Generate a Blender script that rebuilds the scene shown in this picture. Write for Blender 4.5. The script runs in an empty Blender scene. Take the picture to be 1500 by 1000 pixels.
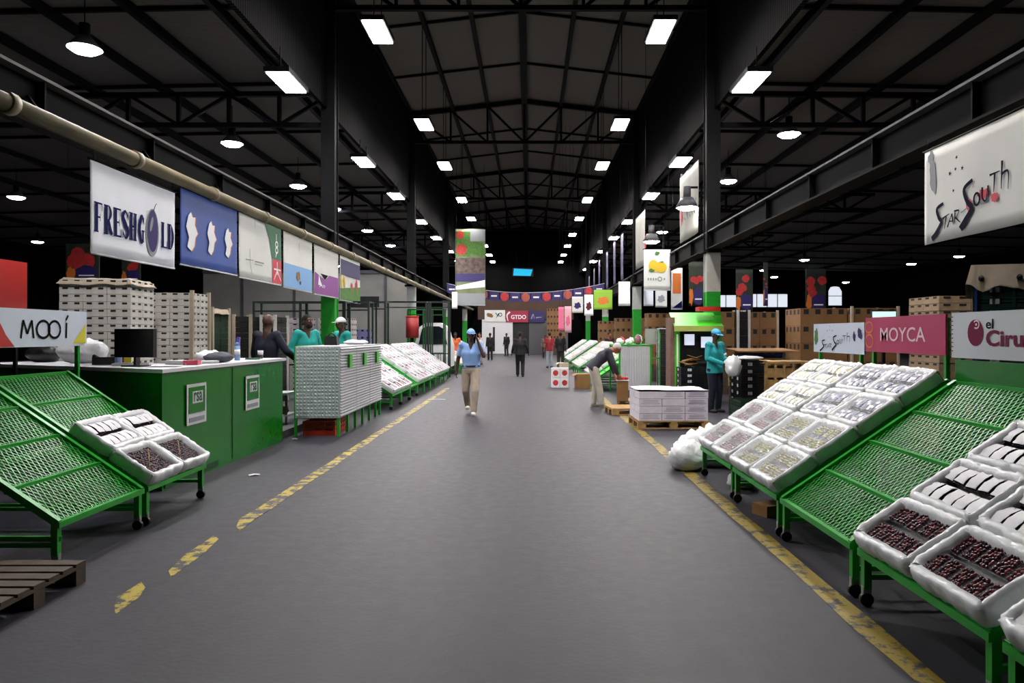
import bpy, bmesh, math, random
from mathutils import Vector, Matrix, noise
random.seed(7)
PI = math.pi
SC = bpy.context.scene
COL = SC.collection

# ------------------------------------------------------------------ camera
F_PX, VPX, VPY, CAMZ = 1050.0, 775.0, 490.0, 1.64
cam = bpy.data.cameras.new('camera')
cam.sensor_width = 36.0
cam.lens = 36.0 * F_PX / 1500.0
cam.shift_x = (750.0 - VPX) / 1500.0
cam.shift_y = (VPY - 500.0) / 1500.0
cam.clip_end = 300
camo = bpy.data.objects.new('camera', cam)
camo.location = (0, 0, CAMZ)
camo.rotation_euler = (PI / 2, 0, 0)
COL.objects.link(camo)
SC.camera = camo

# ------------------------------------------------------------------ world, exposure
w = bpy.data.worlds.new('world')
SC.world = w
w.use_nodes = True
w.node_tree.nodes['Background'].inputs[0].default_value = (0.75, 0.8, 1.0, 1)
w.node_tree.nodes['Background'].inputs[1].default_value = 0.02
SC.view_settings.view_transform = 'Standard'
SC.view_settings.look = 'None'
SC.view_settings.exposure = -0.18
SC.view_settings.gamma = 1.0
SC.view_settings.use_curve_mapping = False
NAVE_LAMP, OUTER_LAMP, BAY_LAMP, FAR_LAMP = 165.0, 165.0, 110.0, 60.0   # lamp brightness

def PX(px, Y): return (px - VPX) / F_PX * Y
def PZ(py, Y): return CAMZ - (py - VPY) / F_PX * Y

# ------------------------------------------------------------------ materials
def lin(h):
    h = h.lstrip('#')
    c = [int(h[i:i + 2], 16) / 255 for i in (0, 2, 4)]
    return tuple(x / 12.92 if x <= .04045 else ((x + .055) / 1.055) ** 2.4 for x in c)
MATS = {}
def mat(name, col, rough=.6, metal=0., var=0., vscale=8., bump=0., bscale=60., emit=0., alpha=1., trans=0., spec=.5):
    if name in MATS: return MATS[name]
    m = bpy.data.materials.new(name); m.use_nodes = True
    nt = m.node_tree; N = nt.nodes; b = N['Principled BSDF']
    c = lin(col) if isinstance(col, str) else col
    b.inputs['Base Color'].default_value = (*c, 1)
    b.inputs['Roughness'].default_value = rough
    b.inputs['Metallic'].default_value = metal
    b.inputs['Specular IOR Level'].default_value = spec
    b.inputs['Alpha'].default_value = alpha
    if trans: b.inputs['Transmission Weight'].default_value = trans
    if emit:
        b.inputs['Emission Color'].default_value = (*c, 1)
        b.inputs['Emission Strength'].default_value = emit
    tc = N.new('ShaderNodeTexCoord')
    if var:
        nz = N.new('ShaderNodeTexNoise'); nz.inputs['Scale'].default_value = vscale; nz.inputs['Detail'].default_value = 5
        nt.links.new(tc.outputs['Object'], nz.inputs['Vector'])
        rp = N.new('ShaderNodeValToRGB')
        rp.color_ramp.elements[0].position = .3; rp.color_ramp.elements[1].position = .72
        rp.color_ramp.elements[0].color = (*[x * (1 - var) for x in c], 1)
        rp.color_ramp.elements[1].color = (*[min(1, x * (1 + var)) for x in c], 1)
        nt.links.new(nz.outputs['Fac'], rp.inputs['Fac']); nt.links.new(rp.outputs['Color'], b.inputs['Base Color'])
    if bump:
        n2 = N.new('ShaderNodeTexNoise'); n2.inputs['Scale'].default_value = bscale; n2.inputs['Detail'].default_value = 4
        nt.links.new(tc.outputs['Object'], n2.inputs['Vector'])
        bp = N.new('ShaderNodeBump'); bp.inputs['Strength'].default_value = bump; bp.inputs['Distance'].default_value = .02
        nt.links.new(n2.outputs['Fac'], bp.inputs['Height']); nt.links.new(bp.outputs['Normal'], b.inputs['Normal'])
    MATS[name] = m
    return m

def floor_mat():
    m = mat('floor_concrete', '#45434a', .48, bump=.10, bscale=30, spec=.3)
    nt = m.node_tree; N = nt.nodes; b = N['Principled BSDF']
    tc = [n for n in N if n.type == 'TEX_COORD'][0]
    mp = N.new('ShaderNodeMapping'); mp.inputs['Scale'].default_value = (1, .12, 1)
    nt.links.new(tc.outputs['Object'], mp.inputs['Vector'])
    n1 = N.new('ShaderNodeTexNoise'); n1.inputs['Scale'].default_value = 1.6; n1.inputs['Detail'].default_value = 6
    nt.links.new(mp.outputs['Vector'], n1.inputs['Vector'])
    n2 = N.new('ShaderNodeTexNoise'); n2.inputs['Scale'].default_value = 9; n2.inputs['Detail'].default_value = 8
    nt.links.new(tc.outputs['Object'], n2.inputs['Vector'])
    mx = N.new('ShaderNodeMath'); mx.operation = 'ADD'
    nt.links.new(n1.outputs['Fac'], mx.inputs[0]); nt.links.new(n2.outputs['Fac'], mx.inputs[1])
    hf = N.new('ShaderNodeMath'); hf.operation = 'MULTIPLY'; hf.inputs[1].default_value = .5
    nt.links.new(mx.outputs[0], hf.inputs[0])
    rp = N.new('ShaderNodeValToRGB'); r = rp.color_ramp
    r.elements[0].position = .32; r.elements[0].color = (*lin('#2d2c32'), 1)
    r.elements[1].position = .66; r.elements[1].color = (*lin('#3d3b42'), 1)
    nt.links.new(hf.outputs[0], rp.inputs['Fac']); nt.links.new(rp.outputs['Color'], b.inputs['Base Color'])
    rr = N.new('ShaderNodeMapRange'); rr.inputs['To Min'].default_value = .42; rr.inputs['To Max'].default_value = .68
    nt.links.new(n2.outputs['Fac'], rr.inputs['Value']); nt.links.new(rr.outputs['Result'], b.inputs['Roughness'])
    return m

def worn_mat(name, col, under, amount=.45):
    m = mat(name, col, .6)
    nt = m.node_tree; N = nt.nodes; b = N['Principled BSDF']
    tc = [n for n in N if n.type == 'TEX_COORD'][0]
    n1 = N.new('ShaderNodeTexNoise'); n1.inputs['Scale'].default_value = 7; n1.inputs['Detail'].default_value = 9; n1.inputs['Roughness'].default_value = .7
    nt.links.new(tc.outputs['Object'], n1.inputs['Vector'])
    rp = N.new('ShaderNodeValToRGB'); r = rp.color_ramp
    r.elements[0].position = amount; r.elements[0].color = (*lin(under), 1)
    r.elements[1].position = amount + .07; r.elements[1].color = (*lin(col), 1)
    nt.links.new(n1.outputs['Fac'], rp.inputs['Fac']); nt.links.new(rp.outputs['Color'], b.inputs['Base Color'])
    return m

def corrugated_mat(name, col, axis='Y', freq=24.):
    m = mat(name, col, .8, spec=.05)
    nt = m.node_tree; N = nt.nodes; b = N['Principled BSDF']
    tc = [n for n in N if n.type == 'TEX_COORD'][0]
    wv = N.new('ShaderNodeTexWave'); wv.bands_direction = axis; wv.inputs['Scale'].default_value = freq / 6.283
    nt.links.new(tc.outputs['Object'], wv.inputs['Vector'])
    bp = N.new('ShaderNodeBump'); bp.inputs['Strength'].default_value = .5; bp.inputs['Distance'].default_value = .02
    nt.links.new(wv.outputs['Fac'], bp.inputs['Height']); nt.links.new(bp.outputs['Normal'], b.inputs['Normal'])
    return m

M_green = mat('green_paint', '#1f9a2a', .38, var=.16, vscale=5)
M_greenboard = mat('green_board', '#067418', .22, var=.10, vscale=2)
M_greendark = mat('dark_green_paint', '#0f4a1c', .5, var=.2)
M_greenbright = mat('bright_green_paint', '#48c42c', .4, var=.1)
M_black = mat('black_plastic', '#121214', .45)
M_steelblack = mat('dark_painted_steel', '#0e0e10', .65, var=.25, vscale=3, spec=.1)
M_steelgrey = mat('grey_steel', '#4a4a4d', .5, var=.2, vscale=3)
M_alu = mat('brushed_metal', '#a4a6a8', .35, metal=.6)
M_white = mat('white_paint', '#d9dadc', .5, var=.05)
M_paper = mat('white_paper', '#e6e6e8', .7)
M_liner = mat('plastic_liner', '#e6eaeb', .22, bump=.25, bscale=16, alpha=.88, var=.05, vscale=20)
M_bag = mat('white_plastic_bag', '#eef0f1', .28, bump=.35, bscale=14)
M_carton = mat('brown_cardboard', '#8f683c', .75, var=.14, vscale=4)
M_cartonlight = mat('pale_cardboard', '#b3a48e', .75, var=.1)
M_cartonwhite = mat('white_cardboard', '#c9c5be', .7, var=.08)
M_wood = mat('pallet_wood', '#b08c57', .75, var=.25, vscale=10)
M_wooddark = mat('dark_pallet_wood', '#4d4136', .8, var=.3, vscale=10)
M_hole = mat('dark_hole', '#1b1a19', .8)
M_red = mat('red_paint', '#c3271f', .45)
M_redcrate = mat('red_plastic', '#a82d1c', .45)
M_yellow = mat('yellow_print', '#d9cf2c', .6)
M_navy = mat('navy_print', '#10134f', .8, spec=.1)
M_blackprint = mat('black_print', '#111114', .8, spec=.1)
M_skin = mat('dark_skin', '#4a2f22', .5)
M_skinlight = mat('tan_skin', '#a4694f', .5)
M_tinted = mat('glass_blue', '#7fa4cf', .1, alpha=.8)
M_concrete = mat('grey_wall', '#8a8880', .8, var=.1, vscale=1.5)

# ------------------------------------------------------------------ mesh builder
class MB:
    def __init__(s): s.v = []; s.f = []; s.m = []; s.sm = []
    def add(s, vs, fs, mi=0, smooth=False):
        o = len(s.v); s.v += [tuple(p) for p in vs]
        for f in fs: s.f.append([i + o for i in f]); s.m.append(mi); s.sm.append(smooth)
        return s
    def box(s, x0, x1, y0, y1, z0, z1, mi=0):
        return s.add([(x0,y0,z0),(x1,y0,z0),(x1,y1,z0),(x0,y1,z0),(x0,y0,z1),(x1,y0,z1),(x1,y1,z1),(x0,y1,z1)],
                     [(0,3,2,1),(4,5,6,7),(0,1,5,4),(1,2,6,5),(2,3,7,6),(3,0,4,7)], mi)
    def cbox(s, c, d, mi=0): return s.box(c[0]-d[0]/2, c[0]+d[0]/2, c[1]-d[1]/2, c[1]+d[1]/2, c[2]-d[2]/2, c[2]+d[2]/2, mi)
    def bar(s, a, b, w_, h_, mi=0, up=(0, 0, 1)):
        a = Vector(a); b = Vector(b); d = (b - a).normalized(); u = Vector(up)
        if abs(d.dot(u)) > .98: u = Vector((1, 0, 0))
        r = d.cross(u).normalized(); u = r.cross(d).normalized()
        r *= w_ / 2; u *= h_ / 2
        return s.add([a-r-u, a+r-u, a+r+u, a-r+u, b-r-u, b+r-u, b+r+u, b-r+u],
                     [(0,1,2,3),(4,7,6,5),(0,4,5,1),(1,5,6,2),(2,6,7,3),(3,7,4,0)], mi)
    def tube(s, a, b, r0, r1=None, n=10, mi=0, rnd=False, smooth=True):
        r1 = r0 if r1 is None else r1
        a = Vector(a); b = Vector(b); d = (b - a)
        if d.length < 1e-6: return s.ball(a, (r0, r0, r0), n, mi)
        d.normalize(); u = Vector((0, 0, 1)) if abs(d.z) < .9 else Vector((1, 0, 0))
        p = d.cross(u).normalized(); q = d.cross(p).normalized()
        rings = []
        if rnd:
            for k in (80, 50, 22): rings.append((a - d * r0 * math.sin(math.radians(k)), r0 * math.cos(math.radians(k))))
        rings += [(a, r0), (b, r1)]
        if rnd:
            for k in (22, 50, 80): rings.append((b + d * r1 * math.sin(math.radians(k)), r1 * math.cos(math.radians(k))))
        vs = []
        for c, r in rings:
            for i in range(n):
                t = 2 * PI * i / n; vs.append(c + p * r * math.cos(t) + q * r * math.sin(t))
        fs = []
        for k in range(len(rings) - 1):
            for i in range(n):
                j = (i + 1) % n; fs.append((k*n+i, k*n+j, (k+1)*n+j, (k+1)*n+i))
        s.add(vs, fs, mi, smooth)
        o = len(s.v) - len(vs)
        s.f.append([o + i for i in range(n)][::-1]); s.m.append(mi); s.sm.append(False)
        s.f.append([o + (len(rings)-1)*n + i for i in range(n)]); s.m.append(mi); s.sm.append(False)
        return s
    def ball(s, c, r, n=10, mi=0, R=None, zmin=None):
        c = Vector(c); vs = []; fs = []; k = max(4, n // 2 + 1)
        for i in range(1, k):
            ph = PI * i / k
            for j in range(n):
                t = 2 * PI * j / n
                v = Vector((r[0]*math.sin(ph)*math.cos(t), r[1]*math.sin(ph)*math.sin(t), r[2]*math.cos(ph)))
                if zmin is not None: v.z = max(v.z, zmin)
                if R: v = R @ v
                vs.append(c + v)
        top = Vector((0, 0, r[2])); bot = Vector((0, 0, -r[2] if zmin is None else zmin))
        if R: top = R @ top; bot = R @ bot
        vs += [c + top, c + bot]
        for i in range(k - 2):
            for j in range(n):
                l = (j + 1) % n; fs.append((i*n+j, (i+1)*n+j, (i+1)*n+l, i*n+l))
        T = len(vs) - 2
        for j in range(n):
            l = (j + 1) % n; fs.append((T, j, l)); fs.append((T+1, (k-2)*n+l, (k-2)*n+j))
        return s.add(vs, fs, mi, True)
    def prism(s, pts, axis, a, b, mi=0):      # 2D polygon extruded on an axis
        def P(p, t): return {'x': (t, p[0], p[1]), 'y': (p[0], t, p[1]), 'z': (p[0], p[1], t)}[axis]
        n = len(pts); vs = [P(p, a) for p in pts] + [P(p, b) for p in pts]
        return s.add(vs, [tuple(range(n))[::-1], tuple(range(n, 2*n))] + [(i, (i+1)%n, n+(i+1)%n, n+i) for i in range(n)], mi)
    def mesh(s, name, mats):
        me = bpy.data.meshes.new(name)
        me.from_pydata(s.v, [], s.f)
        for m in (mats if isinstance(mats, (list, tuple)) else [mats]): me.materials.append(m)
        me.polygons.foreach_set('material_index', s.m)
        me.polygons.foreach_set('use_smooth', s.sm)
        me.update()
        return me
    def build(s, name, mats, parent=None, **k): return obj(name, s.mesh(name, mats), parent, **k)

def obj(name, me, parent=None, loc=None, rot=None, kind=None, label=None):
    o = bpy.data.objects.new(name, me); COL.objects.link(o)
    if parent is not None: o.parent = parent
    if loc is not None: o.location = loc
    if rot is not None: o.rotation_euler = rot
    if kind: o['kind'] = kind
    if label: o['label'] = label
    return o
def tag(o, label, cat, group=None, kind=None):
    o['label'] = label; o['category'] = cat
    if group: o['group'] = group
    if kind: o['kind'] = kind
    return o
def thing(name, label, cat, loc=(0, 0, 0), rz=0., group=None, kind=None):
    o = bpy.data.objects.new(name, None); COL.objects.link(o)
    o.location = loc; o.rotation_euler = (0, 0, rz); o.empty_display_size = .1
    return tag(o, label, cat, group, kind)
CACHE = {}
def cached(key, fn):
    if key not in CACHE: CACHE[key] = fn()
    return CACHE[key]
def evaluated_mesh(o, name):
    dg = bpy.context.evaluated_depsgraph_get()
    dg.update()
    return bpy.data.meshes.new_from_object(o.evaluated_get(dg))
def remeshed(mb, name, mats, vox, smooth=4, decide=None):
    me = mb.mesh(name, mats); t = bpy.data.objects.new('tmp', me); COL.objects.link(t)
    r = t.modifiers.new('r', 'REMESH'); r.mode = 'VOXEL'; r.voxel_size = vox; r.use_smooth_shade = True
    sm = t.modifiers.new('s', 'SMOOTH'); sm.iterations = smooth; sm.factor = .5
    out = evaluated_mesh(t, name); out.name = name
    bpy.data.objects.remove(t); bpy.data.meshes.remove(me)
    return out

# ------------------------------------------------------------------ flat print on banners and signs
class Sheet:
    def __init__(s, O, U, w_, h_, amp=0., ph=0., thick=.006):
        s.O = Vector(O); s.U = Vector(U).normalized(); s.w = w_; s.h = h_; s.amp = amp; s.ph = ph; s.t = thick
        s.N = s.U.cross(Vector((0, 0, 1))).normalized()
        # U is the reader's right, so N points to the reader
    def at(s, u, v, o=0.):
        wv = s.amp * (math.sin(u * 3.1 + s.ph) + .6 * math.sin(u * 7.3 + v * 2 + s.ph * 2)) * (.3 + v / s.h)
        return s.O + s.U * u + Vector((0, 0, -v)) + s.N * (wv + o)
    def body(s, name, m, parent=None, nx=None, ny=None, frame=None):
        nx = nx or (40 if s.amp else 1); ny = ny or (8 if s.amp else 1)
        mb = MB(); vs = []
        for side in (0, 1):
            for j in range(ny + 1):
                for i in range(nx + 1): vs.append(s.at(s.w*i/nx, s.h*j/ny, 0 if side == 0 else -s.t))
        n1 = (nx+1)*(ny+1); fs = []
        for j in range(ny):
            for i in range(nx):
                a = j*(nx+1)+i; fs.append((a, a+nx+1, a+nx+2, a+1)); fs.append((n1+a, n1+a+1, n1+a+nx+2, n1+a+nx+1))
        for i in range(nx):
            fs.append((i, i+1, n1+i+1, n1+i)); a = ny*(nx+1)+i; fs.append((a, n1+a, n1+a+1, a+1))
        for j in range(ny):
            a = j*(nx+1); b = a+nx+1; fs.append((a, n1+a, n1+b, b)); a += nx; b += nx; fs.append((a, b, n1+b, n1+a))
        mb.add(vs, fs, 0, bool(s.amp))
        return mb.build(name, m, parent)
    def ink(s, name, m, parent, shapes, off=.004):
        mb = MB()
        for vs, fs in shapes: mb.add([s.at(u, v, off*2.2 if s.amp else off) for u, v in vs], fs)
        me = mb.mesh(name, m)
        o = obj(name, me, parent)
        return o
def rect(x0, y0, x1, y1): return ([(x0,y0),(x0,y1),(x1,y1),(x1,y0)], [(0,1,2,3)])
def grid_rect(x0, y0, x1, y1, n=8):
    vs = []; fs = []
    for i in range(n+1): x = x0+(x1-x0)*i/n; vs += [(x,y0),(x,y1)]
    for i in range(n): fs.append((2*i,2*i+1,2*i+3,2*i+2))
    return vs, fs
def poly(pts): return (list(pts), [tuple(range(len(pts)))])
def ellipse(cx, cy, rx, ry, n=20, rot=0.):
    p = []
    for i in range(n):
        t = -2*PI*i/n; x = rx*math.cos(t); y = ry*math.sin(t)
        p.append((cx+x*math.cos(rot)-y*math.sin(rot), cy+x*math.sin(rot)+y*math.cos(rot)))
    return poly(p)
def ring(cx, cy, rx, ry, wd, n=24, a0=0., a1=2*PI):
    p = [(cx+rx*math.cos(a0+(a1-a0)*i/n), cy+ry*math.sin(a0+(a1-a0)*i/n)) for i in range(n+1)]
    return ribbon(p, wd)
def blob(cx, cy, rx, ry, seed=0, n=18, rough=.25):
    rn = random.Random(seed); p = []
    for i in range(n):
        t = -2*PI*i/n; k = 1 + rn.uniform(-rough, rough); p.append((cx+rx*k*math.cos(t), cy+ry*k*math.sin(t)))
    return poly(p)
def star(cx, cy, r, rot=0.):
    p = []
    for i in range(10):
        t = -PI*i/5+rot; k = r if i % 2 == 0 else r*.42; p.append((cx+k*math.cos(t), cy+k*math.sin(t)))
    return poly(p)
def ribbon(pts, wd):
    n = len(pts); wl = wd if isinstance(wd, (list, tuple)) else [wd]*n
    vs = []
    for i, p in enumerate(pts):
        a = pts[max(0, i-1)]; b = pts[min(n-1, i+1)]; dx, dy = b[0]-a[0], b[1]-a[1]; l = math.hypot(dx, dy) or 1
        k = wl[i]/2; vs += [(p[0]-dy/l*k, p[1]+dx/l*k), (p[0]+dy/l*k, p[1]-dx/l*k)]
    return vs, [(2*i, 2*i+1, 2*i+3, 2*i+2) for i in range(n-1)]
def spline(pts, n=8):
    out = []
    P = [pts[0]] + list(pts) + [pts[-1]]
    for i in range(1, len(P)-2):
        for k in range(n):
            t = k/n; a, b, c, d = P[i-1], P[i], P[i+1], P[i+2]
            out.append(tuple(.5*((2*b[q])+(-a[q]+c[q])*t+(2*a[q]-5*b[q]+4*c[q]-d[q])*t*t+(-a[q]+3*b[q]-3*c[q]+d[q])*t**3) for q in (0, 1)))
    out.append(pts[-1]); return out
def brush(pts, w0, w1=None, n=6):
    p = spline(pts, n); w1 = w0*.3 if w1 is None else w1
    return ribbon(p, [w0+(w1-w0)*i/(len(p)-1) for i in range(len(p))])
def text(s, x0, y0, x1, y1, bold=0., shear=0.):
    cu = bpy.data.curves.new('t', 'FONT'); cu.body = s; cu.offset = bold; cu.shear = shear; cu.resolution_u = 3
    t = bpy.data.objects.new('t', cu); COL.objects.link(t)
    me = evaluated_mesh(t, 't')
    V = [(v.co.x, v.co.y) for v in me.vertices]; Fc = [tuple(p.vertices) for p in me.polygons]
    bpy.data.objects.remove(t); bpy.data.curves.remove(cu); bpy.data.meshes.remove(me)
    ax, bx = min(p[0] for p in V), max(p[0] for p in V); ay, by = min(p[1] for p in V), max(p[1] for p in V)
    return [(x0+(p[0]-ax)/(bx-ax)*(x1-x0), y1-(p[1]-ay)/(by-ay)*(y1-y0)) for p in V], [f[::-1] for f in Fc]
# ================================================================== THE HALL
XL, XR, XC = -4.95, 4.54, -0.2
YF, YB = -5.0, 66.0
XW = 32.0
Z_SIDE, Z_EAVE, Z_RIDGE = 7.95, 11.05, 11.6
COLS_Y = [5.3, 17.8, 30.2, 42.7, 55.2]
M_floor = floor_mat()
M_roof = corrugated_mat('roof_sheet', '#75706c', 'Y', 26.)
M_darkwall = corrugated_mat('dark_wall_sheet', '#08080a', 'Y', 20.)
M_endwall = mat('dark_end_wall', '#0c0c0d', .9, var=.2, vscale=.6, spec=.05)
M_line = worn_mat('yellow_line_paint', '#b09a22', '#3a383e', .47)
M_line2 = worn_mat('yellow_line_paint_dull', '#8f7a1a', '#36343a', .43)
M_window = mat('daylight_window', '#dfe6f2', .5, emit=1.1)
M_slab = mat('stall_platform_concrete', '#4b4a4c', .7, var=.2, vscale=2)

tag(MB().box(-XW, XW, YF, YB, -.2, 0).build('floor', M_floor), 'smooth grey concrete floor of the market hall', 'floor', kind='structure')
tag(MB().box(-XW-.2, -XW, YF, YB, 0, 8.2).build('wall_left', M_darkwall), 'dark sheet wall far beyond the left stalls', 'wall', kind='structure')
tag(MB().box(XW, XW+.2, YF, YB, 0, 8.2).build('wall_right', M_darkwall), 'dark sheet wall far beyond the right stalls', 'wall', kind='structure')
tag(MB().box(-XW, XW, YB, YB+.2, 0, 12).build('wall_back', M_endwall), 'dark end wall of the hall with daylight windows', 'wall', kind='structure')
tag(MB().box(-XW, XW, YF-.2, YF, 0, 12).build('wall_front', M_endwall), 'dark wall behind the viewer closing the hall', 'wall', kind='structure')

# clerestory walls between side roofs and the high nave roof
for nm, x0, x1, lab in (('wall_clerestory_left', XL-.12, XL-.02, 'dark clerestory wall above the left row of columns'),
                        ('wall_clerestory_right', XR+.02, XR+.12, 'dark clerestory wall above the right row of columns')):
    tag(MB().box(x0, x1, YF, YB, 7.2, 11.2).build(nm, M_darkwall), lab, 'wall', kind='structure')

# windows in the end wall on the right
def window(x0, x1, z0, z1, n, label, arch=False):
    t = thing('window_%d' % window.n, label, 'window', (x0, YB-.03, z0), kind='structure'); window.n += 1
    W, H = x1-x0, z1-z0
    if arch: pts = [(0, 0), (W, 0), (W, H*.7), (W*.8, H*.95), (W*.5, H), (W*.2, H*.95), (0, H*.7)]
    else: pts = [(0, 0), (W, 0), (W, H), (0, H)]
    pw = W/n
    if arch:
        MB().prism(pts, 'y', -.01, .02).build('pane', M_window, t)
    else:
        me = MB().box(.02, pw-.02, -.01, .02, 0, H).mesh('pane', M_window)
        for i in range(n): obj('pane', me, t, loc=(i*pw, 0, 0))
    f = MB()
    for i in range(n+1): f.bar((i*pw, -.03, 0), (i*pw, -.03, H), .07, .06)
    f.bar((0, -.03, 0), (W, -.03, 0), .06, .07); f.bar((0, -.03, H), (W, -.03, H), .06, .07)
    if arch: f.bar((0, -.03, H*.5), (W, -.03, H*.5), .06, .05)
    f.build('window_frame', M_steelblack, t)
window.n = 1
window(17.0, 19.2, 4.15, 5.3, 2, 'pale window strip at far right behind the green column')
window(20.0, 23.8, 4.15, 5.4, 4, 'long pale window strip between the two hanging fruit banners')
window(25.4, 27.1, 4.3, 6.2, 2, 'bright arched window right of the fruit banner', True)
window(27.5, 28.8, 4.3, 6.1, 1, 'narrower bright arched window, rightmost on end wall', True)

# painted lines
for k, (y0, y1) in enumerate([(4.2, 4.75), (4.85, 5.85), (6.0, 22.0)]):
    mb = MB(); n = max(2, int((y1-y0)/.4)); L = []; R = []
    rn = random.Random(k)
    for i in range(n+1):
        y = y0+(y1-y0)*i/n; L.append((-2.57+rn.uniform(-.012, .012), y)); R.append((-2.43+rn.uniform(-.012, .012), y))
    L[0] = (-2.50, y0+.12); R[-1] = (-2.49, y1-.1) if k < 2 else R[-1]
    for i in range(n): mb.prism([L[i], R[i], R[i+1], L[i+1]], 'z', .0005, .003)
    tag(mb.build('floor_line', M_line, kind='structure'), ['short worn yellow dash nearest the viewer, left of aisle', 'second worn yellow dash on the left of the aisle', 'long yellow floor line along the left stalls'][k], 'floor line', kind='structure')
mb = MB(); rn = random.Random(5); ys = [1.0+.5*i for i in range(46)]
L = [(1.82+rn.uniform(-.012, .012), y) for y in ys]; R = [(1.965+rn.uniform(-.012, .012), y) for y in ys]
for i in range(len(ys)-1): mb.prism([L[i], R[i], R[i+1], L[i+1]], 'z', .0005, .003)
tag(mb.build('floor_line', M_line2), 'dull yellow floor line along the right hand stands', 'floor line', kind='structure')
# concrete joint along the aisle
mb = MB(); rn = random.Random(9); x = -.13; p = []
for i in range(60): p.append((x+rn.uniform(-.012, .012), 2.5+i*.5))
for i in range(59): mb.prism([(p[i][0]-.004, p[i][1]), (p[i][0]+.004, p[i][1]), (p[i+1][0]+.004, p[i+1][1]), (p[i+1][0]-.004, p[i+1][1])], 'z', .0004, .0016)
tag(mb.build('trim_1', mat('joint_filler', '#2c2a2f', .6)), 'thin dark expansion joint running down the aisle floor', 'floor joint', kind='structure')
# raised platform under the left stalls
tag(MB().box(-9.5, -3.87, 10.6, 32, 0, .12).build('platform', M_slab), 'low dark concrete platform under the left stalls', 'platform', kind='structure')

# ------------------------------------------------------------------ roofs
def roof(name, label, xs, zf, ystop, bay=4.16):
    t = thing(name, label, 'ceiling', (0, 0, 0), kind='structure')
    ys = [YF]; y = 1.2
    while y < YB: ys.append(y); y += bay
    ys.append(YB)
    far = MB()
    for i in range(len(xs)-1):
        a, b = xs[i], xs[i+1]; za, zb = zf(a), zf(b)
        for j in range(len(ys)-1):
            c, d = ys[j], ys[j+1]
            vs = [(a, c, za), (b, c, zb), (b, d, zb), (a, d, za)]
            vs = vs + [(q[0], q[1], q[2]+.04) for q in vs]
            fs = [(0,1,2,3),(4,7,6,5),(0,4,5,1),(1,5,6,2),(2,6,7,3),(3,7,4,0)]
            if c < ystop and d > 6:
                me = cached((name, i, round(d-c, 2)), lambda: MB().add([(q[0], q[1]-c, q[2]) for q in vs], fs).mesh('roof_panel', M_roof))
                obj('roof_panel', me, t, loc=(0, c, 0))
            else: far.add(vs, fs)
    far.build('roof_panels', M_roof, t, kind='stuff')
    for x in xs:
        big = abs(x-XC) < .01
        MB().bar((x, YF, zf(x)-.12), (x, YB, zf(x)-.12), .24 if big else .12, .26 if big else .18).build('purlin', M_steelblack, t)
    for y in ys[1:-1]:
        m = MB()
        for i in range(len(xs)-1): m.bar((xs[i], y, zf(xs[i])-.05), (xs[i+1], y, zf(xs[i+1])-.05), .07, .08)
        m.build('rafter', M_steelblack, t)
    return t
def zn(x): return Z_RIDGE - (Z_RIDGE-Z_EAVE)*abs(x-XC)/(XR-XC)
roof('ceiling', 'high dark corrugated roof over the central aisle', [XL, -3.2, -1.75, XC, 1.35, 2.8, XR], zn, 40)
sx = [XL-.1, -5.9, -7.5, -9.1, -10.8, -12.5, -14.2, -17, -20, -26, -XW]
roof('ceiling_left', 'low dark corrugated roof over the left stalls', sx, lambda x: Z_SIDE-(abs(x)-5)*.02, 27)
roof('ceiling_right', 'low dark corrugated roof over the right stalls', [-.42-x for x in sx[:-1]]+[XW], lambda x: Z_SIDE-(abs(x)-5)*.02, 27)

# ------------------------------------------------------------------ trusses
def nave_truss(y, k):
    t = thing('roof_truss', ['steel roof truss across the aisle nearest the viewer', 'second steel roof truss across the aisle', 'third steel roof truss across the aisle', 'fourth steel roof truss across the aisle'][k], 'truss', (XC, y, 9.74), kind='structure')
    hw = 4.74
    MB().bar((-hw, 0, 0), (hw, 0, 0), .12, .12).build('bottom_chord', M_steelblack, t)
    for s in (-1, 1):
        MB().bar((s*hw, 0, 1.15), (0, 0, 1.7), .14, .14).build('top_chord', M_steelblack, t)
    nodes = [-hw, -3.1, -1.55, 0, 1.55, 3.1, hw]
    top = lambda x: 1.7-.55*abs(x)/hw
    for i, x in enumerate(nodes):
        MB().bar((x, 0, 0), (x, 0, top(x)), .08, .08).build('web', M_steelblack, t)
    for i in range(6):
        a, b = nodes[i], nodes[i+1]
        p, q = ((a, 0, top(a)), (b, 0, 0)) if i < 3 else ((a, 0, 0), (b, 0, top(b)))
        MB().bar(p, q, .08, .08).build('web', M_steelblack, t)
for k, y in enumerate(COLS_Y[1:]): nave_truss(y, k)
def side_truss(y, s, k):
    nm = ['nearest', 'second', 'third'][k]
    t = thing('roof_truss', '%s steel lattice truss under the %s side roof' % (nm, 'left' if s < 0 else 'right'), 'truss', (XL if s < 0 else XR, y, 6.84), kind='structure')
    n = 8; st = 1.25
    MB().bar((0, 0, 0), (s*n*st, 0, 0), .11, .11).build('bottom_chord', M_steelblack, t)
    MB().bar((0, 0, .78), (s*n*st, 0, .70), .12, .12).build('top_chord', M_steelblack, t)
    for i in range(n):
        MB().bar((s*i*st, 0, 0), (s*i*st, 0, .78), .09, .09).build('web', M_steelblack, t)
        a, b = (0, .75) if i % 2 else (.75, 0)
        MB().bar((s*i*st, 0, a), (s*(i+1)*st, 0, b), .08, .08).build('web', M_steelblack, t)
    for i in range(4):      # braces up to the purlins
        MB().bar((s*(.6+1.7*i), 0, .75), (s*(.95+1.7*i), -2.2, 1.0), .06, .06).build('brace', M_steelblack, t)
for k, y in enumerate(COLS_Y[1:4]):
    for s in (-1, 1): side_truss(y, s, k)

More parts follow.
